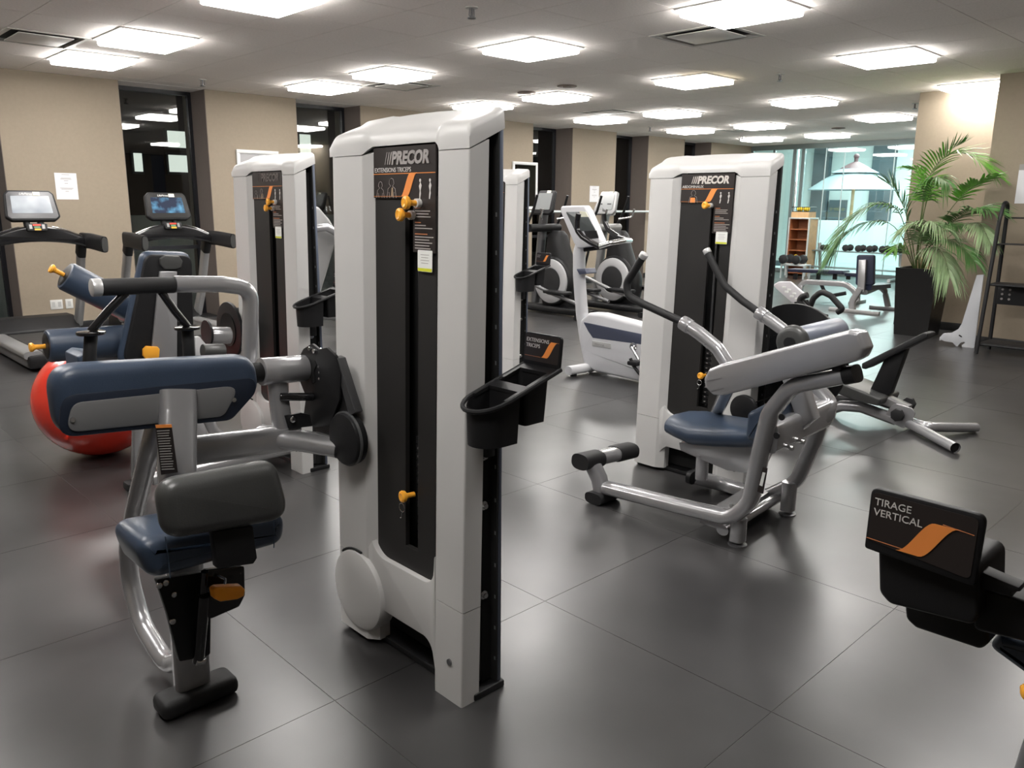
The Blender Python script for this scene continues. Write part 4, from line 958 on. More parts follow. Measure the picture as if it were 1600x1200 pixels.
# ================================================================== TREADMILLS
SCR1 = mat('screen_pale', (.02, .02, .02), .2, emit=(.42, .47, .52), estr=.6)
_nt = SCR1.node_tree; _n = _nt.nodes.new('ShaderNodeTexNoise'); _n.inputs['Scale'].default_value = 4; _tc = _nt.nodes.new('ShaderNodeTexCoord'); _nt.links.new(_tc.outputs['Object'], _n.inputs['Vector'])
_r = _nt.nodes.new('ShaderNodeValToRGB'); _r.color_ramp.elements[0].position = .35; _r.color_ramp.elements[0].color = (.20, .24, .30, 1); _r.color_ramp.elements[1].position = .65; _r.color_ramp.elements[1].color = (.62, .66, .70, 1)
_nt.links.new(_n.outputs['Fac'], _r.inputs[0]); _nt.links.new(_r.outputs[0], _nt.nodes['Principled BSDF'].inputs['Emission Color'])
SCR2 = mat('screen_blue', (.02, .02, .02), .2, emit=(.03, .06, .12), estr=1.1)
_nt = SCR2.node_tree; _n = _nt.nodes.new('ShaderNodeTexNoise'); _n.inputs['Scale'].default_value = 9; _n.inputs['Detail'].default_value = 5; _tc = _nt.nodes.new('ShaderNodeTexCoord'); _nt.links.new(_tc.outputs['Object'], _n.inputs['Vector'])
_r = _nt.nodes.new('ShaderNodeValToRGB'); _r.color_ramp.elements[0].position = .42; _r.color_ramp.elements[0].color = (.006, .014, .04, 1); _r.color_ramp.elements[1].position = .72; _r.color_ramp.elements[1].color = (.12, .35, .55, 1)
_nt.links.new(_n.outputs['Fac'], _r.inputs[0]); _nt.links.new(_r.outputs[0], _nt.nodes['Principled BSDF'].inputs['Emission Color'])
def treadmill(cx, label, scr):
    t = thing('treadmill', (cx, 9.0, 0), label, 'treadmill', 'treadmills by the left wall')
    # deck, side rails, belt, hood
    MB().bx((cx-.40, 8.05, .03), (cx+.40, 9.45, .14), .02).build('deck', DKSIL, t)
    for sx in (-1, 1):
        MB().tube([(cx+sx*.35, 8.02, .15), (cx+sx*.35, 9.45, .15)], .075, .035, up=(0, 0, 1), sup=3.5, seg=18).build('side_rail', TRED, t)
    MB().bx((cx-.26, 8.10, .14), (cx+.26, 9.5, .168), .008).build('running_belt', BELT, t)
    MB().bx((cx-.40, 7.98, .03), (cx+.40, 8.07, .15), .025).build('rear_cap', BLACK, t)
    M = frame((cx-.42, 9.30, 0), (0, 1, 0), (0, 0, 1))
    MB().ext(fil2([(0, .04), (.62, .04), (.60, .22), (.42, .30), (.20, .30), (0, .19)], [0, .03, .05, .05, .08, .03], 4), M, .84, bev=.02).build('motor_hood', BLACK, t)
    for sx in (-1, 1):
        MB().tube([(cx+sx*.43, 9.42, .22), (cx+sx*.43, 9.28, .45), (cx+sx*.42, 9.02, 1.05)], .034, .060, up=(0, 1, 0), sup=4, seg=16, fil=.1).build('upright', TRED, t)
        MB().tube([(cx+sx*.42, 9.06, .96), (cx+sx*.42, 8.98, 1.10)], .040, .066, up=(0, 1, 0), sup=4, seg=16).build('upright_collar', BLACK, t)
        MB().tube([(cx+sx*.44, 9.02, 1.105), (cx+sx*.455, 8.80, 1.105), (cx+sx*.46, 8.42, 1.085)], .034, .078, up=(0, 0, 1), sup=3.2, seg=18).build('handrail', BLACK, t)
        MB().tube([(cx+sx*.46, 8.425, 1.085), (cx+sx*.46, 8.405, 1.084)], .028, .068, up=(0, 0, 1), sup=2.6, seg=18).build('handrail_cap', PADB, t)
    # winged dashboard
    M = frame((cx, 8.86, 0), (1, 0, 0), (0, 0, 1))
    up_ = [(x, 1.255-.62*x*x-.1*abs(x)**3) for x in np.linspace(-.47, .47, 21)]
    dn_ = [(x, 1.105-.30*x*x) for x in np.linspace(.44, -.44, 17)]
    MB().ext([(a, b) for a, b in dn_[::-1]]+[(a, b) for a, b in up_[::-1]], M, -.16, bev=.02).build('dashboard', GLOSSB, t)
    for sx in (-1, 1):
        MB().tube([(cx+sx*x, 8.885, 1.262-.62*x*x-.1*x**3) for x in np.linspace(.14, .40, 9)], .009, .004, up=(0, 0, 1), seg=8).build('highlight_arc', CHROME, t)  # silver highlight along the wing, built as a thin bright strip
    # tablet console leaning back
    Mc = frame((cx, 8.90, 1.305), (1, 0, 0), (0, .35, 1))
    con = MB().ext(fil2([(-.185, 0), (.185, 0), (.238, .04), (.215, .27), (.18, .305), (-.18, .305), (-.215, .27), (-.238, .04)], .03, 4), Mc, -.055, bev=.012).build('console', BLACK, t)
    MB().ext(fil2([(-.218, .045), (-.19, .022), (.19, .022), (.218, .045), (.198, .262), (.172, .288), (-.172, .288), (-.198, .262)], .02, 4), Mc, .004, bev=.001).build('console_face', DKSIL if scr is SCR1 else CHAR, con)
    Ms = Mc @ Matrix.Translation((0, 0, .0045))
    MB().ext(fil2([(-.175, .075), (.175, .075), (.165, .245), (-.165, .245)], .006, 3), Ms, .002).build('screen', scr, con)
    text('brand_text', 'LifeFitness', Ms @ Matrix.Translation((-.09, .257, 0)), .030, STICK, con, .0006, .3)
    MB().bx((0, 0, 0), (0, 0, 0)) if False else None
    MB().ext([(.03, .25), (.09, .25), (.09, .287), (.03, .287)], Ms, .003).build('note_sticker', mat('cream_paper', (.75, .74, .60), .7), con)
    MB().tube([(cx-.06, 8.93, 1.22), (cx-.06, 8.96, 1.33)], .03).tube([(cx+.06, 8.93, 1.22), (cx+.06, 8.96, 1.33)], .03).build('console_neck', BLACK, t)
    Mk = frame((cx+.0, 8.845, 1.205), (1, 0, 0), (0, .35, 1))
    kp = MB().ext(fil2([(-.085, 0), (.085, 0), (.095, .075), (-.095, .075)], .015, 3), Mk, .02, bev=.005).build('keypad', BLACK, t)
    K = Mk @ Matrix.Translation((0, 0, .0205))
    MB().ext([(-.035, .050), (.035, .050), (.035, .066), (-.035, .066)], K, .002).build('stop_button', mat('red_button', (.65, .05, .02), .4), kp)
    MB().ext([(-.025, .028), (.025, .028), (.025, .044), (-.025, .044)], K, .002).build('green_button', mat('green_button', (.12, .25, .12), .4), kp)
    MB().ext([(-.025, .006), (.030, .006), (.030, .022), (-.025, .022)], K, .002).build('yellow_button', AMBER, kp)
    for sx in (-1, 1): MB().ext([(sx*.055-.012, .02), (sx*.055+.012, .02), (sx*.055+.012, .062), (sx*.055-.012, .062)], K, .003).build('rocker_button', TRED, kp)
    return t
treadmill(2.165, 'black treadmill cut by the left edge with pale glowing screen', SCR1)
treadmill(3.465, 'black treadmill before the dark window with blue glowing screen', SCR2)
# ================================================================== things on the left wall
def framed(x0, x1, z0, z1, label, reds):
    t = thing('framed_picture', ((x0+x1)/2, YW, z0), label, 'picture')
    y = YW
    f = MB().bx((x0, y-.03, z0), (x1, y, z0+.045), .004).bx((x0, y-.03, z1-.045), (x1, y, z1), .004).bx((x0, y-.03, z0+.045), (x0+.045, y, z1-.045), .004).bx((x1-.045, y-.03, z0+.045), (x1, y, z1-.045), .004)
    f.build('frame', mat('white_frame', (.66, .66, .65), .4), t)
    MB().bx((x0+.045, y-.014, z0+.045), (x1-.045, y-.002, z1-.045)).build('mount', MATTE, t)
    p = MB().bx((x0+.13, y-.018, z0+.13), (x1-.17, y-.014, z1-.15)).build('print', PIC, t)
    if reds:
        MB().ext(fil2([(0, 0), (.20, 0), (.19, .17), (.13, .22), (.04, .17)], .02), frame((x0+.22, y-.0185, z0+.14), (1, 0, 0), (0, 0, 1)), .002).build('red_shape', PICG, p)
        MB().ext([(.10+.07*math.cos(a), .30+.09*math.sin(a)) for a in np.linspace(0, 6, 14)], frame((x0+.22, y-.0185, z0+.14), (1, 0, 0), (0, 0, 1)), .002).build('yellow_shape', PICY, p)
    MB().bx((x0+.05, y-.024, z0+.05), (x1-.05, y-.022, z1-.05)).build('glass', glass('picture_glass', (1, 1, 1)), t)
framed(4.97, 5.57, 1.40, 2.17, 'white-framed brown picture above the left weight tower', False)
framed(9.99, 10.60, 1.41, 2.22, 'white-framed picture with red and yellow print by the dark window', True)
def notice(x0, x1, z0, z1, label, M=None):
    t = thing('paper_notice', ((x0+x1)/2, YW, z0), label, 'notice')
    MB().bx((x0, YW-.003, z0), (x1, YW, z1)).build('sheet', PAPER, t)
    q = MB(); h = z1-z0; w_ = x1-x0
    for k, (f, g) in enumerate(((.93, .35), (.80, .45), (.76, .5), (.70, .2), (.60, .15), (.42, .6), (.38, .5), (.30, .15))):
        q.bx(((x0+x1)/2-w_*g/2, YW-.0036, z0+h*f), ((x0+x1)/2+w_*g/2, YW-.003, z0+h*f+.005))
    q.build('print_lines', PRINTD, t)
notice(2.785, 3.015, 1.51, 1.805, 'white paper notice on beige wall above the left treadmill')
notice(12.06, 12.33, 1.55, 1.85, 'white paper notice on the wall above the exercise machines')
for x0, x1, lb in ((2.59, 2.72, 'white double wall outlet above the treadmill hood'), (2.75, 2.83, 'white single wall outlet plate right of the double one')):
    t = thing('wall_outlet', ((x0+x1)/2, YW, .26), lb, 'outlet')
    MB().bx((x0, YW-.008, .26), (x1, YW, .37), .003).build('plate', mat('outlet_white', (.6, .6, .58), .4), t)
    n_ = 2 if x1-x0 > .1 else 1
    for k in range(n_):
        xc_ = x0+(x1-x0)*(k+.5)/n_; MB().bx((xc_-.016, YW-.010, .285), (xc_+.016, YW-.008, .345)).build('socket', mat('socket_grey', (.42, .42, .41), .4), t)
t = thing('ballet_bar', (12, YW-.12, 1.36), 'long silver handrail along the beige wall behind the ellipticals', 'handrail')
MB().tube([(10.3, YW-.12, 1.37), (14.3, YW-.12, 1.37)], .022).build('rail', TRIMG, t)
for x in (11.62, 12.7, 13.95): MB().tube([(x, YW-.12, 1.37), (x, YW-.12, 1.31), (x, YW, 1.29)], .010, fil=.03).build('bracket', TRIMG, t)
# ================================================================== grey machine glimpsed behind the left tower
t = thing('grey_machine', (4.3, 6.6, 0), 'grey curved exercise machine glimpsed between the left and nearest towers', 'exercise machine')
polyY([(486, 318), (500, 324), (517, 344), (527, 362), (526, 378), (514, 420), (500, 466), (492, 520), (484, 520)], 6.5, .18, r=.04, bev=.03).build('side_shell', TRED, t)
MB().tube(pY([(490, 357), (510, 355), (530, 366), (545, 372)], 6.42), .035, seg=14).build('arm', SILVER, t)
MB().tube(pY([(492, 490), (520, 492), (545, 500)], 6.42), .05, seg=14).build('lower_arm', TRED, t)
MB().bx((4.0, 6.35, 0), (4.7, 6.75, .08), .02).build('base', BLACK, t)
MB().tube([(4.35, 6.55, .05), (4.30, 6.58, .6)], .06, .04, up=(0, 1, 0), sup=3).build('column', TRED, t)
# ================================================================== ELLIPTICALS
def elliptical(X, yc, label, dark):
    """side-on to the room: flywheel disc faces -X, console at the +Y side"""
    t = thing('elliptical_trainer', (X, yc, 0), label, 'elliptical trainer', 'elliptical trainers by the wall')
    S_ = TRED if not dark else DKSIL
    MB().tube([(X, yc-.75, .07), (X, yc+1.0, .07)], .10, .05, up=(0, 0, 1), sup=3).build('base_beam', BLACK, t)
    for dy in (-.70, .95): MB().tube([(X-.3, yc+dy, .04), (X+.3, yc+dy, .04)], .05, .035, up=(0, 0, 1), sup=3).build('base_foot', BLACK, t)
    # drive tower: wide drum below narrowing upward
    secs = []
    for z, hy, hx, oy in ((.10, .30, .12, 0), (.30, .34, .15, 0), (.52, .33, .15, 0), (.70, .24, .14, .02), (.90, .18, .13, .05), (1.08, .14, .11, .07), (1.14, .09, .07, .07)):
        secs.append([(X+.14+hx*math.copysign(abs(math.cos(a))**.7, math.cos(a)), yc+oy+hy*math.copysign(abs(math.sin(a))**.7, math.sin(a)), z) for a in np.linspace(0, 2*PI, 25)[:-1]])
    MB().loft(secs, closed=True).build('drive_tower', BLACK, t)
    c = Vector((X-.02, yc, .46))
    MB().lathe([(0, .335), (.03, .335), (.05, .32)], c+Vector((.02, 0, 0)), (-1, 0, 0), 44).build('flywheel_cover', BLACK, t)
    MB().lathe([(0, .305), (.045, .300), (.050, .29), (.050, .195), (.044, .19)], c+Vector((-.01, 0, 0)), (-1, 0, 0), 44).build('flywheel_ring', mat('ring_silver', (.45, .45, .46), .35, metal=.2), t)
    MB().lathe([(0, .188), (.052, .185), (.056, .16), (.058, .001)], c+Vector((-.01, 0, 0)), (-1, 0, 0), 40).build('flywheel_hub', RUBBER, t)
    # upright, console, arms
    MB().tube([(X+.1, yc+.45, .12), (X+.08, yc+.36, .7), (X+.06, yc+.28, 1.28), (X+.0, yc+.20, 1.45)], .05, .06, up=(1, 0, 0), sup=3, seg=16, fil=.2).build('upright', S_, t)
    Mc = frame((X-.06, yc+.40, 1.37), (0, -1, 0), (.38, 0, 1))
    cn = MB().ext(fil2([(0, 0), (.34, 0), (.38, .05), (.34, .34), (.04, .34), (-.02, .05)], .04, 4), Mc, -.05, bev=.012).build('console', BLACK if dark else S_, t)
    MB().ext(fil2([(.03, .06), (.33, .06), (.31, .30), (.05, .30)], .02, 3), Mc @ Matrix.Translation((0, 0, .001)), .004).build('console_face', mat('lcd_grey', (.20, .21, .21), .25), cn)
    MB().ext([(.20, .30), (.27, .30), (.27, .335), (.20, .335)], Mc @ Matrix.Translation((0, 0, .001)), .005).build('note_sticker', mat('cream_paper', (.75, .74, .60), .7), cn)
    if not dark:
        q = MB()
        for a in (.06, .22):
            q.ext([(a, .14), (a+.07, .14), (a+.07, .155), (a, .155)], Mc @ Matrix.Translation((0, 0, .006)), .003)
        q.build('print_lines', BLACK, cn)
    MB().tube([(X-.28, yc+.22, 1.18), (X+.32, yc+.22, 1.18)], .055, seg=18).build('pivot_bar', BLACK if dark else S_, t)
    for sx in (-1, 1):
        x = X+sx*.30
        MB().tube([(x, yc+.05, 1.62), (x, yc+.12, 1.42), (x, yc+.26, 1.18), (x, yc+.26, .85), (x, yc+.36, .50)], .018, seg=12, fil=.12).build('swing_arm', BLACK, t)
        MB().tube([(x, yc+.36, .50), (x, yc-.2, .34), (x, yc-.75, .22)], .025, seg=12).build('foot_link', S_, t)
        MB().bx((x-.08, yc-.55, .33), (x+.08, yc-.15, .37), .015).build('pedal', BLACK, t)
        MB().tube([(x*.5+X*.5, yc+.10, 1.30), (x, yc-.02, 1.33), (x, yc-.06, 1.44)], .014, seg=10, fil=.04).build('fixed_grip', CHROME, t)
p1 = onX(865, 452, 8.2); elliptical(8.2, p1.y, 'black elliptical trainer with silver-ringed flywheel left of the white bike', True)
p2 = onX(961, 442, 9.1); elliptical(9.1, p2.y, 'silver elliptical trainer with tilted console behind the white bike', False)
# ================================================================== UPRIGHT BIKE
XBK = 5.45
t = thing('exercise_bike', onZ(950, 592), 'white upright exercise bike with navy panel left of the right tower', 'exercise bike')
polyX([(906, 500), (918, 489), (936, 490), (1004, 508), (1040, 522), (1052, 545), (1048, 602), (1000, 597), (928, 581), (912, 570), (906, 548), (903, 515)], XBK, .16, r=.03, bev=.035, n=5).build('body_shell', HULL, t)
polyX([(911, 503), (1002, 522), (1030, 530), (1030, 545), (1000, 538), (926, 528), (919, 518)], XBK-.004, .01, r=.008, bev=.003).build('navy_panel', HULLB, t)
pl_ = polyX([(925, 532), (954, 537), (954, 545), (925, 541)], XBK-.006, .01, r=.006, bev=.002).build('name_plate', mat('pill_grey', (.48, .48, .47), .4), t)
A = onX(929, 539.5, XBK-.0065); text('logo_text', 'PRECOR', frame(A, (0, -1, 0), (0, 0, 1)), .030, PRINTD, pl_)
c = onX(989, 542, XBK-.01); MB().cyl(c, c+Vector((.02, 0, 0)), .038, 24, bev=.004).cyl(c+Vector((-.012, 0, 0)), c, .018).build('crank_hub', CHROME, t)
e = onX(998, 562, XBK-.04); MB().tube([c+Vector((-.02, 0, 0)), e], .012, seg=10).build('crank_arm', CHROME, t)
MB().box(e+Vector((-.06, -.01, -.02)), (.10, .10, .035), .01).build('pedal', BLACK, t)
MB().tube([onX(985, 560, XBK-.12), onX(990, 572, XBK-.12), onX(1000, 585, XBK-.12)], .014).build('pedal_strap', BLACK, t)
b0 = onZ(912, 587); 
MB().tube([(XBK-.22, b0.y+.06, .055), (XBK+.36, b0.y+.02, .055)], .045, .04, up=(0, 0, 1), sup=2.6).build('front_stabiliser', HULL, t)
MB().tube([onX(928, 578, XBK+.08), (XBK+.08, b0.y+.04, .06)], .05).build('stabiliser_neck', HULL, t)
b1_ = onX(1045, 600, XBK).y; MB().tube([(XBK-.2, b1_, .05), (XBK+.36, b1_, .05)], .045, .04, up=(0, 0, 1), sup=2.6).build('rear_stabiliser', HULL, t)
for x in (XBK-.16, XBK+.3): MB().cyl((x, b0.y+.05, 0), (x, b0.y+.05, .03), .03).build('wheel', BLACK, t)
MB().tube(pX([(922, 565), (915, 530), (910, 495), (907, 460), (905, 430), (905, 395), (908, 385)], XBK+.08), .055, .045, up=(1, 0, 0), sup=3, seg=18, fil=.2).build('mast', HULL, t)
polyX([(900, 420), (914, 420), (917, 428), (905, 429)], XBK+.0, .14, r=.008, bev=.004).build('mast_clamp', HULLB, t)
cn = polyX([(876, 322), (912, 321), (918, 330), (941, 383), (902, 388), (896, 380), (875, 330)], XBK+.0, .09, r=.03, bev=.015).build('console', HULL, t)
polyX([(884, 331), (915, 331), (930, 360), (899, 362)], XBK-.004, .01, r=.006, bev=.001).build('console_face', mat('lcd_dark', (.10, .11, .11), .2), cn)
polyX([(905, 330), (915, 331), (919, 339), (908, 339)], XBK-.006, .008).build('note_sticker', mat('cream_paper', (.75, .74, .60), .7), cn)
polyX([(912, 361), (931, 360), (935, 372), (918, 374)], XBK-.003, .01, r=.004).build('console_tray', BLACK, cn)
h1 = [(904, 334), (902, 345), (902, 360), (910, 370), (922, 378), (936, 385)]
h2 = [(944, 334), (945, 348), (951, 360), (966, 370), (985, 376)]
MB().tube(pX(h1, XBK-.16), .024, seg=14, fil=.05).build('handlebar_grip', GLOSSB, t)
MB().tube(pX(h2, XBK+.26), .022, seg=14, fil=.05).build('handlebar_grip', GLOSSB, t)
MB().tube([onX(936, 385, XBK-.16), onX(952, 380, XBK-.12), onX(975, 376, XBK+.05), onX(985, 376, XBK+.26)], .022, seg=14, fil=.05).build('handlebar', CHROME, t)
MB().tube([onX(975, 376, XBK+.05), onX(950, 385, XBK+.08), onX(912, 390, XBK+.08)], .02, seg=12).build('handlebar_stem', BLACK, t)
# ================================================================== RECUMBENT BIKE
XR = 5.72
t = thing('recumbent_bike', (XR, 2.2, 0), 'black recumbent bike with splayed silver rear legs behind the abdominal machine', 'exercise bike')
mo = polyX([(1208, 445), (1216, 440), (1234, 440), (1258, 461), (1248, 474), (1237, 473), (1211, 450)], XR+.0, .03, r=.02, bev=.006).build('console', mat('pale_console', (.62, .60, .62), .35), t)
q = MB()
for a, b in ((1225, 449), (1233, 453), (1241, 459), (1229, 456), (1237, 463), (1245, 467)):
    p = onX(a, b, XR-.002); q.box(p, (.004, .03, .015), .001)
q.build('print_lines', STICK, mo)
for g, x in (([(1262, 461), (1252, 464), (1249, 471), (1259, 482), (1276, 492), (1292, 496)], XR-.22), ([(1264, 484), (1271, 466), (1283, 455), (1298, 462), (1317, 483), (1308, 488)], XR+.14)):
    MB().tube(pX(g, x), .022, seg=14, fil=.06).build('handlebar', RUBBER, t)
MB().tube([onX(1252, 468, XR-.2), onX(1262, 478, XR+.1)], .02).build('handlebar_bridge', RUBBER, t)
MB().tube(pX([(1252, 470), (1255, 490), (1250, 560), (1240, 640)], XR+.02), .05, .04, up=(1, 0, 0), sup=3).build('mast', BLACK, t)
ym = onX(1240, 640, XR).y
MB().bx((XR-.12, ym-.25, .03), (XR+.14, ym+.25, .55), .06, 4).build('drive_housing', BLACK, t)
polyX([(1289, 602), (1298, 595), (1313, 598), (1377, 624), (1372, 635), (1333, 626), (1302, 613)], XR-.17, .34, r=.02, bev=.015).build('seat', PADB, t)
polyX([(1381, 563), (1417, 543), (1391, 615), (1378, 625), (1358, 612)], XR-.03, .07, r=.01, bev=.004).build('backrest_support', BLACK, t)
polyX([(1346, 568), (1442, 520), (1450, 521), (1449, 528), (1352, 577), (1346, 576)], XR-.07, .14, r=.01, bev=.010).build('backrest', RUBBER, t)
MB().tube(pX([(1240, 632), (1283, 644), (1316, 634), (1345, 636), (1400, 656)], XR-.03), .04, .035, up=(1, 0, 0), seg=14, fil=.1).build('frame_tube', SILVER, t)
MB().tube(pX([(1245, 628), (1300, 624), (1350, 620), (1395, 634)], XR+.10), .03, seg=14, fil=.1).build('frame_tube', DKSIL, t)
polyX([(1392, 634), (1384, 647), (1387, 658), (1412, 670), (1424, 659), (1430, 645), (1424, 638), (1400, 631)], XR-.06, .02, r=.02, bev=.003).build('side_bracket', SILVER, t)
for a, b, x in ((1401, 649, XR-.10), (1419, 631, XR+.06)):
    p = onX(a, b, x); MB().lathe([(0, .040), (.01, .048), (.03, .045), (.035, .03)], p+Vector((.03, 0, 0)), (-1, 0, 0), 7).build('adjust_knob', RUBBER, t)
MB().tube(pX([(1380, 622), (1420, 640)], XR), .035, .05, up=(1, 0, 0), sup=4).build('frame_box', TRED, t)
j0 = onX(1420, 660, XR)
la = onZ(1493, 700, .035)
MB().tube([j0+Vector((-.02, 0, 0)), la], .034, seg=20, cap=False).build('rear_leg', SILVER, t); d = (la-j0).normalized()
MB().cyl(la-d*.02, la-d*.018, .033, 20).build('leg_opening', SLOT, t)
lb_ = onZ(1525, 668, .035)
MB().tube([j0+Vector((.03, 0, 0)), onZ(1447, 667, .07), lb_], .034, seg=20, fil=.05).build('rear_leg', SILVER, t)
MB().bx((XR-.35, ym+.05, 0), (XR+.35, ym+.15, .05), .015).build('front_foot', BLACK, t)
# ================================================================== BENCHES
X2 = 11.65
t = thing('upright_bench', (X2, 4.9, 0), 'upright navy bench with silver frame left of the planter', 'weight bench', 'weight benches')
polyX([(1338, 398), (1366, 398), (1365, 446), (1336, 446)], X2+.08, .07, r=.04, bev=.02).build('backrest', mat('navy_vinyl', (.012, .016, .04), .4), t)
polyX([(1341.5, 406), (1353, 406), (1350, 456), (1339, 456)], X2+.03, .05, r=.005, bev=.004).build('back_spine', SILVER, t)
MB().tube(pX([(1345, 450), (1340, 458), (1332, 470), (1332, 485)], X2+.04), .045, .035, up=(1, 0, 0), sup=4, fil=.1).build('curved_leg', SILVER, t)
MB().tube(pX([(1296, 483), (1374, 491)], X2-.02), .035, .03, up=(1, 0, 0), sup=5).build('base_rail', TRED, t)
MB().loft([[onX(1352, 446, X2+.1), onX(1376, 441, X2+.6), onX(1376, 449, X2+.6), onX(1352, 454, X2+.1)], [onX(1362, 446, X2+.0), onX(1392, 444, X2+.6), onX(1392, 450, X2+.6), onX(1362, 453, X2+.0)]], closed=True).build('seat', mat('navy_vinyl', (.012, .016, .04), .4), t)
MB().tube([onX(1350, 457, X2+.05), onX(1372, 448, X2+.6), onX(1382, 452, X2+.75), onX(1388, 481, X2+.75)], .05, .035, up=(0, 0, 1), sup=4, fil=.12).build('front_leg', DKSIL, t)
b = onX(1388, 481, X2+.75); MB().bx((b.x-.1, b.y-.25, 0), (b.x, b.y+.25, .05), .01).build('front_foot', DKSIL, t)
X3 = 12.8
t = thing('flat_bench', (X3, 6.0, 0), 'flat navy adjustable bench with silver frame below the dumbbell rack', 'weight bench', 'weight benches')
polyX([(1230, 420), (1316, 423), (1318, 429), (1230, 425)], X3-.12, .26, r=.01, bev=.01).build('back_pad', mat('navy_vinyl', (.012, .016, .04), .4), t)
polyX([(1319, 426), (1337, 427), (1337, 433), (1319, 431)], X3-.12, .26, r=.01, bev=.01).build('seat_pad', mat('navy_vinyl', (.012, .016, .04), .4), t)
MB().tube(pX([(1249, 462), (1249, 448), (1258, 440), (1322, 444), (1336, 455), (1340, 470)], X3), .045, .03, up=(1, 0, 0), sup=4, fil=.2).build('arched_frame', SILVER, t)
for a in (1243, 1279, 1305, 1326): MB().bx(onX(a, 428, X3)+Vector((-.02, -.03, -.09)), onX(a, 428, X3)+Vector((.02, .03, .01)), .004).build('pad_support', BLACK, t)
MB().tube(pX([(1283, 444), (1288, 455), (1300, 462), (1322, 458)], X3), .012, .03, up=(0, 0, 1), fil=.1).build('adjust_arc', BLACK, t)
for a in (1250, 1340):
    p = onX(a, 466, X3); MB().bx((X3-.25, p.y-.04, 0), (X3+.25, p.y+.04, .05), .01).build('foot', TRED, t)
    MB().bx((X3-.03, p.y-.035, .04), (X3+.03, p.y+.035, .22), .006).build('leg', SILVER, t)
# ================================================================== DUMBBELL RACK, CABINET
XK = 17.25
ya, yb = onX(1414, 396, XK).y, onX(1272, 390, XK).y
t = thing('dumbbell_rack', (XK, (ya+yb)/2, 0), 'long dark dumbbell rack against the frosted glass wall', 'rack')
for z, x in ((.56, XK), (.22, XK-.15)): MB().bx((x-.13, ya-.3, z-.012), (x+.13, yb, z+.012), .004).build('shelf', ALU, t)
for y in (ya+.15, yb-.05): MB().tube([(XK-.3, y, .03), (XK+.28, y, .03), (XK+.15, y, .72)], .035, .03, up=(0, 1, 0), sup=4, fil=.08).build('end_frame', TRIMG, t); 
def dumbbell(p, label, sc=1.):
    t = thing('dumbbell', p, label, 'dumbbell', 'dumbbells on the rack')
    p = Vector(p)
    MB().cyl(p+Vector((-.09*sc, 0, 0)), p+Vector((.09*sc, 0, 0)), .016).build('handle', CHROME, t)
    for sx in (-1, 1):
        MB().lathe([(0, .05*sc), (.01, .072*sc), (.06*sc, .072*sc), (.07*sc, .05*sc)], p+Vector((sx*.075*sc, 0, 0)), (sx, 0, 0), 8).build('head', RUBBER, t)
for k, (px, sc, lb) in enumerate(((1289, .85, 'small black dumbbell at the left end of the rack under the palm frond'), (1325, 1, 'black dumbbell second from left on the rack'), (1345, 1, 'black dumbbell third from left on the rack'),
        (1363, 1.02, 'black dumbbell in the middle right, fourth from left on the rack'), (1383, 1.05, 'black dumbbell second from the right on the rack'), (1403, 1.25, 'largest black dumbbell at the right end of the rack'))):
    q = onX(px, 386, XK); z = .572+.072*sc; dumbbell((XK, q.y, z), lb, sc)
for px, lb in ((1229, 'black dumbbell on the low rack left, in front of cabinet'), (1249, 'black dumbbell on the low rack right of its twin, in front of cabinet')):
    q = onX(px, 409, 16.3); dumbbell((16.3, q.y, .40), lb, 1.35)
q0, q1 = onX(1224, 420, 16.3).y, onX(1262, 420, 16.3).y
t = thing('low_stand', (16.3, (q0+q1)/2, 0), 'low silver stand carrying two dumbbells before the cabinet', 'rack')
MB().bx((16.15, q1, .27), (16.45, q0, .302), .004).build('shelf', TRIMG, t)
for x in (16.17, 16.43):
    for y in (q0-.02, q1+.02): MB().bx((x-.015, y-.015, 0), (x+.015, y+.015, .27)).build('leg', TRIMG, t)
XCB = 16.9
c0, c1 = onX(1230.5, 380, XCB).y, onX(1262, 380, XCB).y; zt_ = onX(1240, 342, XCB).z
t = thing('storage_cabinet', (XCB, (c0+c1)/2, 0), 'open wooden storage cabinet with aluminium edges by the glass door', 'cabinet')
MB().bx((XCB, c1, 0), (XCB+.40, c1+.03, zt_)).build('side_panel', PINE, t); MB().bx((XCB, c0-.03, 0), (XCB+.40, c0, zt_)).build('side_panel', WOOD, t)
MB().bx((XCB+.38, c1+.03, 0), (XCB+.40, c0-.03, zt_)).build('back_panel', WOOD, t)
for z in (.05, zt_*.22, zt_*.44, zt_*.63, zt_*.81): MB().bx((XCB+.02, c1+.03, z), (XCB+.38, c0-.03, z+.02)).build('shelf', WOOD, t)
MB().bx((XCB-.01, c1-.01, zt_), (XCB+.41, c0+.01, zt_+.03), .004).build('top', TRIMG, t)
for y in (c1-.01, c0-.02):
    MB().bx((XCB-.012, y, 0), (XCB+.012, y+.03, zt_)).build('edge_profile', TRIMG, t)
MB().bx((XCB+.38, c1-.012, 0), (XCB+.41, c1+.0, zt_)).build('edge_profile', TRIMG, t)
t = thing('wooden_crate', (XCB+.2, (c0+c1)/2, zt_+.03), 'light wooden crate on top of the storage cabinet', 'crate')
ya_, yb_ = c1+.05, c0-.02
cz_ = zt_+.03
MB().bx((XCB+.03, ya_, cz_), (XCB+.06, yb_, cz_+.12)).build('board', PINE, t); MB().bx((XCB+.34, ya_, cz_), (XCB+.37, yb_, cz_+.12)).build('board', PINE, t)
MB().bx((XCB+.06, ya_, cz_), (XCB+.34, ya_+.02, cz_+.12)).build('board', PINE, t); MB().bx((XCB+.06, yb_-.02, cz_), (XCB+.34, yb_, cz_+.12)).build('board', PINE, t); MB().bx((XCB+.06, ya_+.02, cz_), (XCB+.34, yb_-.02, cz_+.10)).build('bottom', PINE, t)
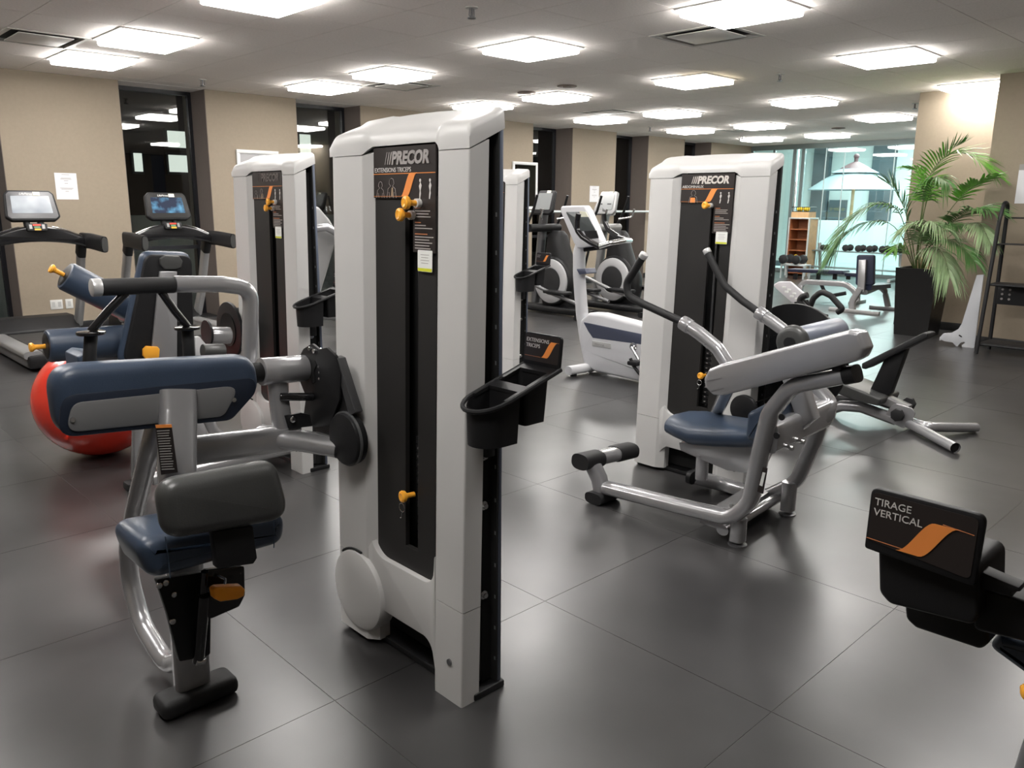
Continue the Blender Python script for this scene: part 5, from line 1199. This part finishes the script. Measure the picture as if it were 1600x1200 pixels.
t = thing('black_tray', (XCB+.2, (ya_+yb_)/2, cz_+.12), 'black wire tray of yellow items on the wooden crate', 'tray')
tz = cz_+.12; q = MB()
q.bx((XCB+.04, ya_+.01, tz), (XCB+.36, yb_-.01, tz+.012))
for k in range(9): y = ya_+.02+(yb_-ya_-.04)*k/8; q.tube([(XCB+.045, y, tz+.01), (XCB+.03, y, tz+.10)], .005, seg=6)
q.tube([(XCB+.03, ya_, tz+.10), (XCB+.03, yb_, tz+.10), (XCB+.37, yb_, tz+.10), (XCB+.37, ya_, tz+.10), (XCB+.03, ya_, tz+.10)], .008, seg=6)
q.build('wire_basket', BLACK, t)
for k, (fy, fx) in enumerate(((.2, .1), (.42, .16), (.62, .12), (.82, .18))):
    t = thing('yellow_ball', (XCB+.04+fx, ya_+(yb_-ya_)*fy, tz+.012), ['rightmost yellow item in the black tray', 'yellow item right of centre in the black tray', 'yellow item left of centre in the black tray', 'leftmost yellow item in the black tray'][k], 'small ball', 'yellow items in the tray')
    MB().ell((XCB+.04+fx, ya_+(yb_-ya_)*fy, tz+.062), (.045, .045, .05), 16, 10).build('shell', YEL, t)
for fy, m, lb in ((.66, YEL, 'yellow kettlebell on the cabinet shelf'), (.30, mat('orange_bell', (.75, .22, .03), .4), 'orange kettlebell on the cabinet shelf')):
    y = c1+(c0-c1)*fy; z = zt_*.22+.02
    t = thing('kettlebell', (XCB+.12, y, z), lb, 'kettlebell', 'kettlebells in the cabinet')
    MB().lathe([(0, .035), (.01, .055), (.05, .068), (.09, .055), (.11, .03)], (XCB+.12, y, z), (0, 0, 1), 20).build('bell', m, t)
    MB().tube([(XCB+.12, y-.035, z+.09), (XCB+.12, y-.05, z+.14), (XCB+.12, y, z+.165), (XCB+.12, y+.05, z+.14), (XCB+.12, y+.035, z+.09)], .011, seg=8, fil=.03).build('handle', m, t)
# ================================================================== PLANTER AND PALM
def prism4(x0, x1, y0, y1, z0, a0, a1, b0, b1, z1): return [[(x0, y0, z0), (x1, y0, z0), (x1, y1, z0), (x0, y1, z0)], [(a0, b0, z1), (a1, b0, z1), (a1, b1, z1), (a0, b1, z1)]]
PXc, PYc, PH = 10.22, 3.56, .80
t = thing('planter', (PXc, PYc, 0), 'tall glossy black tapered square planter before the beige column', 'planter')
mb = MB(); hb_, ht_ = .19, .235
mb.loft(prism4(PXc-hb_, PXc+hb_, PYc-hb_, PYc+hb_, 0, PXc-ht_, PXc+ht_, PYc-ht_, PYc+ht_, PH), closed=True, cap=False)
mb.loft(prism4(PXc-ht_, PXc+ht_, PYc-ht_, PYc+ht_, PH, PXc-ht_+.02, PXc+ht_-.02, PYc-ht_+.02, PYc+ht_-.02, PH), closed=True, cap=False)
mb.loft(prism4(PXc-ht_+.02, PXc+ht_-.02, PYc-ht_+.02, PYc+ht_-.02, PH, PXc-ht_+.025, PXc+ht_-.025, PYc-ht_+.025, PYc+ht_-.025, PH-.07), closed=True, cap=False)
mb.bx((PXc-hb_, PYc-hb_, 0), (PXc+hb_, PYc+hb_, .01)); mb.build('pot', POT, t, ang=20)
MB().bx((PXc-ht_+.022, PYc-ht_+.022, PH-.10), (PXc+ht_-.022, PYc+ht_-.022, PH-.06)).build('soil', SOIL, t)
pt = thing('palm_plant', (PXc, PYc, PH-.06), 'leafy green palm with long arching fronds in the black planter', 'plant')
def leafmat(n, c, c2):
    m = mat(n, c, .45, noise=.25, nscale=6); b = m.node_tree.nodes['Principled BSDF']; b.inputs['Transmission Weight'].default_value = 0; b.inputs['Subsurface Weight'].default_value = .25; b.inputs['Subsurface Scale'].default_value = .02; b.inputs['Subsurface Radius'].default_value = c2; return m
LG = leafmat('frond_bright', (.17, .42, .06), (.4, .8, .2)); LM = leafmat('frond_mid', (.085, .20, .055), (.3, .6, .2)); LP = leafmat('frond_grey', (.24, .34, .17), (.5, .8, .4)); LD = leafmat('frond_dark', (.04, .12, .03), (.2, .5, .1))
STEM = mat('palm_stem', (.08, .13, .035), .5); TRUNK = mat('palm_trunk', (.42, .30, .19), .8, noise=.3, nscale=30)
def frond(px, X0, X1, m, llen=.30, start=.35, n=34, droop=.35, wid=.0095, rstem=.007):
    P = [onX(a, b, X0+(X1-X0)*(k/(len(px)-1))**1.3) for k, (a, b) in enumerate(px)]
    P[0] = Vector((PXc+(P[0].x-PXc)*.3, min(max(P[0].y, PYc-.10), PYc+.10), PH-.07)) 
    C = fillet(P, .6, 8)
    # resample
    L = [0]
    for a, b in zip(C[:-1], C[1:]): L.append(L[-1]+(b-a).length)
    def at(s_):
        d = s_*L[-1]
        for i in range(len(L)-1):
            if L[i+1] >= d: f = (d-L[i])/max(1e-6, L[i+1]-L[i]); return C[i].lerp(C[i+1], f), (C[i+1]-C[i]).normalized()
        return C[-1], (C[-1]-C[-2]).normalized()
    st = MB().tube([at(k/20)[0] for k in range(21)], rstem, seg=6, taper=.25).build('stem', STEM, pt)
    mb = MB(); rnd = random.Random(int(px[-1][0]*7+px[-1][1]))
    for k in range(n):
        s_ = start+(1-start)*(k+.5)/n
        p, T = at(s_)
        side = T.cross(Vector((0, 0, 1))); side = side.normalized() if side.length > .1 else Vector((0, 1, 0))
        upv = side.cross(T).normalized()
        u_ = (s_-start)/(1-start); ll = llen*(.45+.75*math.sin(PI*min(1, u_*.85+.12)))*rnd.uniform(.85, 1.1)
        for sg in (-1, 1):
            d = (side*sg*(.85-.45*u_)+T*(.45+.6*u_)+upv*rnd.uniform(.05, .35)).normalized()
            pts = []
            for q in range(5):
                f = q/4; pts.append(p+d*ll*f+Vector((0, 0, -1))*droop*ll*f*f*rnd.uniform(.8, 1.2))
            wv = T.cross(d); nv = wv.normalized() if wv.length > .05 else upv
            wd = nv.cross(d).normalized()
            ws = (.35, 1, .95, .6, .03)
            R0 = [[mb.bm.verts.new(pts[q]+wd*wid*ws[q]+nv*wid*.35*ws[q]), mb.bm.verts.new(pts[q]), mb.bm.verts.new(pts[q]-wd*wid*ws[q]+nv*wid*.35*ws[q])] for q in range(5)]
            for q in range(4):
                for c_ in (0, 1): mb.bm.faces.new((R0[q][c_], R0[q][c_+1], R0[q+1][c_+1], R0[q+1][c_]))
    o = mb.build('frond', m, pt, ang=80)
frond([(1432, 415), (1440, 340), (1450, 275), (1476, 240), (1515, 238), (1556, 275)], 10.2, 9.75, LG, .34, .42, 40, .25)
frond([(1430, 415), (1436, 360), (1444, 300), (1436, 268), (1415, 262)], 10.2, 10.0, LG, .30, .62, 22, .5, .014)
frond([(1432, 415), (1440, 345), (1455, 290), (1466, 275), (1482, 285)], 10.2, 9.9, LM, .30, .62, 20, .9, .013)
frond([(1428, 415), (1418, 365), (1402, 322), (1370, 316), (1330, 338), (1300, 395)], 10.1, 9.5, LM, .34, .40, 44, .55)
frond([(1428, 415), (1412, 372), (1390, 345), (1355, 345), (1320, 365), (1296, 405)], 10.1, 9.7, LM, .30, .45, 34, .6)
frond([(1430, 415), (1424, 370), (1413, 325), (1396, 292), (1376, 280)], 10.1, 9.9, LD, .30, .5, 24, .15, .009)
frond([(1435, 415), (1462, 360), (1492, 318), (1518, 292), (1556, 275)], 10.1, 9.55, LG, .24, .62, 24, .2, .016)
frond([(1436, 415), (1466, 370), (1496, 340), (1524, 325), (1552, 330)], 10.1, 9.55, LM, .38, .52, 28, .35, .013)
frond([(1437, 415), (1478, 372), (1512, 350), (1532, 346), (1548, 380)], 10.1, 9.5, LP, .22, .55, 24, .8, .010)
frond([(1434, 415), (1448, 384), (1478, 372), (1506, 384), (1524, 410)], 10.0, 9.6, LM, .27, .35, 32, .5)
frond([(1434, 415), (1446, 390), (1464, 384), (1478, 405), (1484, 432)], 10.0, 9.6, LP, .28, .35, 30, .9)
frond([(1430, 415), (1434, 380), (1442, 352), (1456, 345), (1478, 358)], 10.0, 9.6, LP, .34, .40, 30, .7)
frond([(1432, 415), (1446, 385), (1462, 360), (1482, 348), (1500, 352)], 10.0, 9.7, LM, .26, .45, 26, .6)
frond([(1428, 415), (1416, 395), (1404, 382), (1398, 390)], 10.1, 9.9, LG, .20, .5, 16, .5)
frond([(1432, 415), (1444, 330), (1456, 270), (1480, 236), (1506, 222)], 10.3, 10.2, LD, .20, .8, 12, -.1, .008)
frond([(1431, 415), (1438, 385), (1442, 360), (1428, 345), (1410, 360)], 10.0, 9.7, LP, .28, .45, 24, .8)
for k in range(9):
    a = 2*PI*k/9; r = .05 if k % 2 else .025
    p = Vector((PXc+r*math.cos(a), PYc+r*math.sin(a), PH-.065)); MB().cyl(p, p+Vector((math.cos(a)*.02, math.sin(a)*.02, random.uniform(.10, .2))), .018, 10, .010).build('trunk', TRUNK, pt)
# ================================================================== GREY NOTCHED PANEL, LADDER SHELF, NOTICE
t = thing('notched_board', (9.66, 2.9, 0), 'tall thin pale grey board with notched foot beside the black shelf', 'panel')
polyX([(1522, 544.5), (1503, 544), (1502.7, 539), (1507.7, 536), (1506.6, 534), (1501, 535.4), (1497.6, 539), (1495.4, 543), (1488.6, 535.4), (1475, 533), (1471, 531), (1467.8, 532), (1468, 527.5), (1474, 521), (1487.5, 519.6), (1497.6, 514), (1503, 505), (1526, 430), (1537, 429)], 9.66, .018, bev=.001).build('board', GREYB, t)
p = onX(1500.5, 525, 9.655); MB().box(p, (.006, .035, .012), 0, Matrix.Rotation(.5, 3, 'X')).build('slot', SLOT, t)
t = thing('ladder_shelf', (9.5, 2.4, 0), 'black tubular ladder shelf cut by the right edge', 'shelf')
for y in (2.62, 1.25):
    d = y-2.62
    MB().tube([(9.30, y, 0), (9.47, y, 1.38), (9.56, y, 1.57), (9.69, y, 1.54), (9.70, y, 1.40), (9.72, y, .0)], .015, .020, up=(0, 1, 0), seg=12, fil=.10, fn=8).build('side_frame', BLACK, t)
    for xa, xb, z in ((9.32, 9.72, .10), (9.39, 9.71, .72), (9.44, 9.71, 1.13)): MB().tube([(xa, y, z), (xb, y, z)], .010).build('cross_bar', BLACK, t)
MB().bx((9.33, 1.25, .10), (9.71, 2.62, .115), .002).build('shelf', BLACK, t)
MB().bx((9.40, 1.25, .72), (9.71, 2.62, .732), .002).build('shelf', BLACK, t)
MB().bx((9.45, 1.25, 1.13), (9.71, 2.62, 1.14), .002).build('shelf', BLACK, t)
MB().tube([(9.70, 1.25, 1.40), (9.70, 2.62, 1.40)], .008).build('rail', BLACK, t)
MB().tube([(9.33, 1.25, .10), (9.33, 2.62, .10)], .010).tube([(9.40, 1.25, .72), (9.40, 2.62, .72)], .010).build('rail_pair', BLACK, t)
pp = MB().bx((9.66, 1.25, .50), (9.675, 2.60, .715), .002).build('perforated_panel', BLACK, t)
for i in range(2):
    for j in range(3):
        MB().cyl((9.655, 2.55-.07*i, .56+.05*j), (9.66, 2.55-.07*i, .56+.05*j), .012, 12).build('hole', PRINTD, pp)
t = thing('paper_notice', (XN, 2.3, 1.4), 'white paper sheet with grey header on the near beige wall', 'notice')
A = onX(1585, 318, XN); B = onX(1588, 266, XN)
MB().bx((XN-.004, A.y-.25, A.z), (XN, A.y, B.z)).build('sheet', PAPER, t); MB().bx((XN-.006, A.y-.25, B.z), (XN, A.y, B.z+.06)).build('header', PRINTD, t)
# ================================================================== LAT PULLDOWN CORNER at lower right
t = thing('pulldown_machine', (1.45, .05, 0), 'black cup holder sign and navy pad of a machine cut by the right edge', 'exercise machine')
A = onX(1351, 851, 1.13); Bq = onX(1524, 886, 1.13); Cq = onX(1357, 768, 1.13)
Mb = frame(A, (0, -1, 0), (0, 0, 1)); wd = A.y-Bq.y; ht = Cq.z-A.z+.006
MB().ext(fil2([(-.001, -.006), (wd+.002, -.014), (wd+.004, ht+.001), (.0, ht+.002)], [.006, .006, .014, .012], 5), Mb, -.014, bev=.004).build('sign_board', BLACK, t)
so = MB().ext(fil2([(.004, .010), (wd-.004, -.004), (wd-.003, ht-.005), (.004, ht-.004)], .008, 4), Mb @ Matrix.Translation((0, 0, .0002)), .0008).build('sign_face', PLAC, t)
Mt = Mb @ Matrix.Translation((0, 0, .0012))
text('sign_text', 'TIRAGE', Mt @ Matrix.Translation((.008, ht-.022, 0)), .0150, PRINTW, so); text('sign_text', 'VERTICAL', Mt @ Matrix.Translation((.008, ht-.0375, 0)), .0150, PRINTW, so)
mb = MB(); swoosh(mb, Mt, .044, .007, .120, .060, .030, .0008); mb.build('swoosh', SWOOSH, so)
MB().ext([(.002, .012), (.07, .0098), (.07, .0106), (.002, .0130)], Mt, .0005).ext([(.10, .0612), (wd-.006, .058), (wd-.006, .0588), (.10, .0622)], Mt, .0005).build('rule_lines', PRINTR, so)
polyX([(1371, 846), (1530, 884), (1529, 962), (1520, 978), (1388, 944), (1373, 926)], 1.146, .12, r=.016, bev=.006).build('phone_bin', BLACK, t)
polyX([(1412, 940), (1545, 972), (1545, 1005), (1532, 1016), (1430, 982), (1415, 968)], 1.20, .10, r=.012, bev=.006).build('bottle_bin', BLACK, t)
polyX([(1526, 890), (1560, 905), (1592, 918), (1593, 925), (1579, 926), (1580, 934), (1526, 918)], 1.16, .03, bev=.003).build('tray_rim', BLACK, t)
polyX([(1520, 918), (1575, 930), (1600, 940), (1680, 965), (1680, 1030), (1600, 1004), (1520, 985)], 1.18, .06, r=.01, bev=.006).build('mounting_arm', BLACK, t)
polyX([(1540, 1012), (1560, 993), (1680, 1025), (1680, 1110), (1600, 1056)], 1.27, .14, r=.012, bev=.015).build('thigh_pad', BLUE, t)
p = onX(1602, 1079, 1.16); MB().ell(p+Vector((0, -.006, 0)), (.012, .012, .014), 20, 12).cyl(p, p+Vector((.05, -.02, .01)), .008).build('release_knob', AMBER, t)
ye = onX(1594, 1165, 1.24).y-.045; MB().tube([(1.24, ye-.03, 1.0), (1.24, ye, .7), (1.24, ye, .02)], .045, .06, up=(1, 0, 0), sup=4).build('frame_post', DKSIL, t)
MB().bx((1.15, .02, 0), (1.9, .20, .05), .015).build('base_rail', BLACK, t)
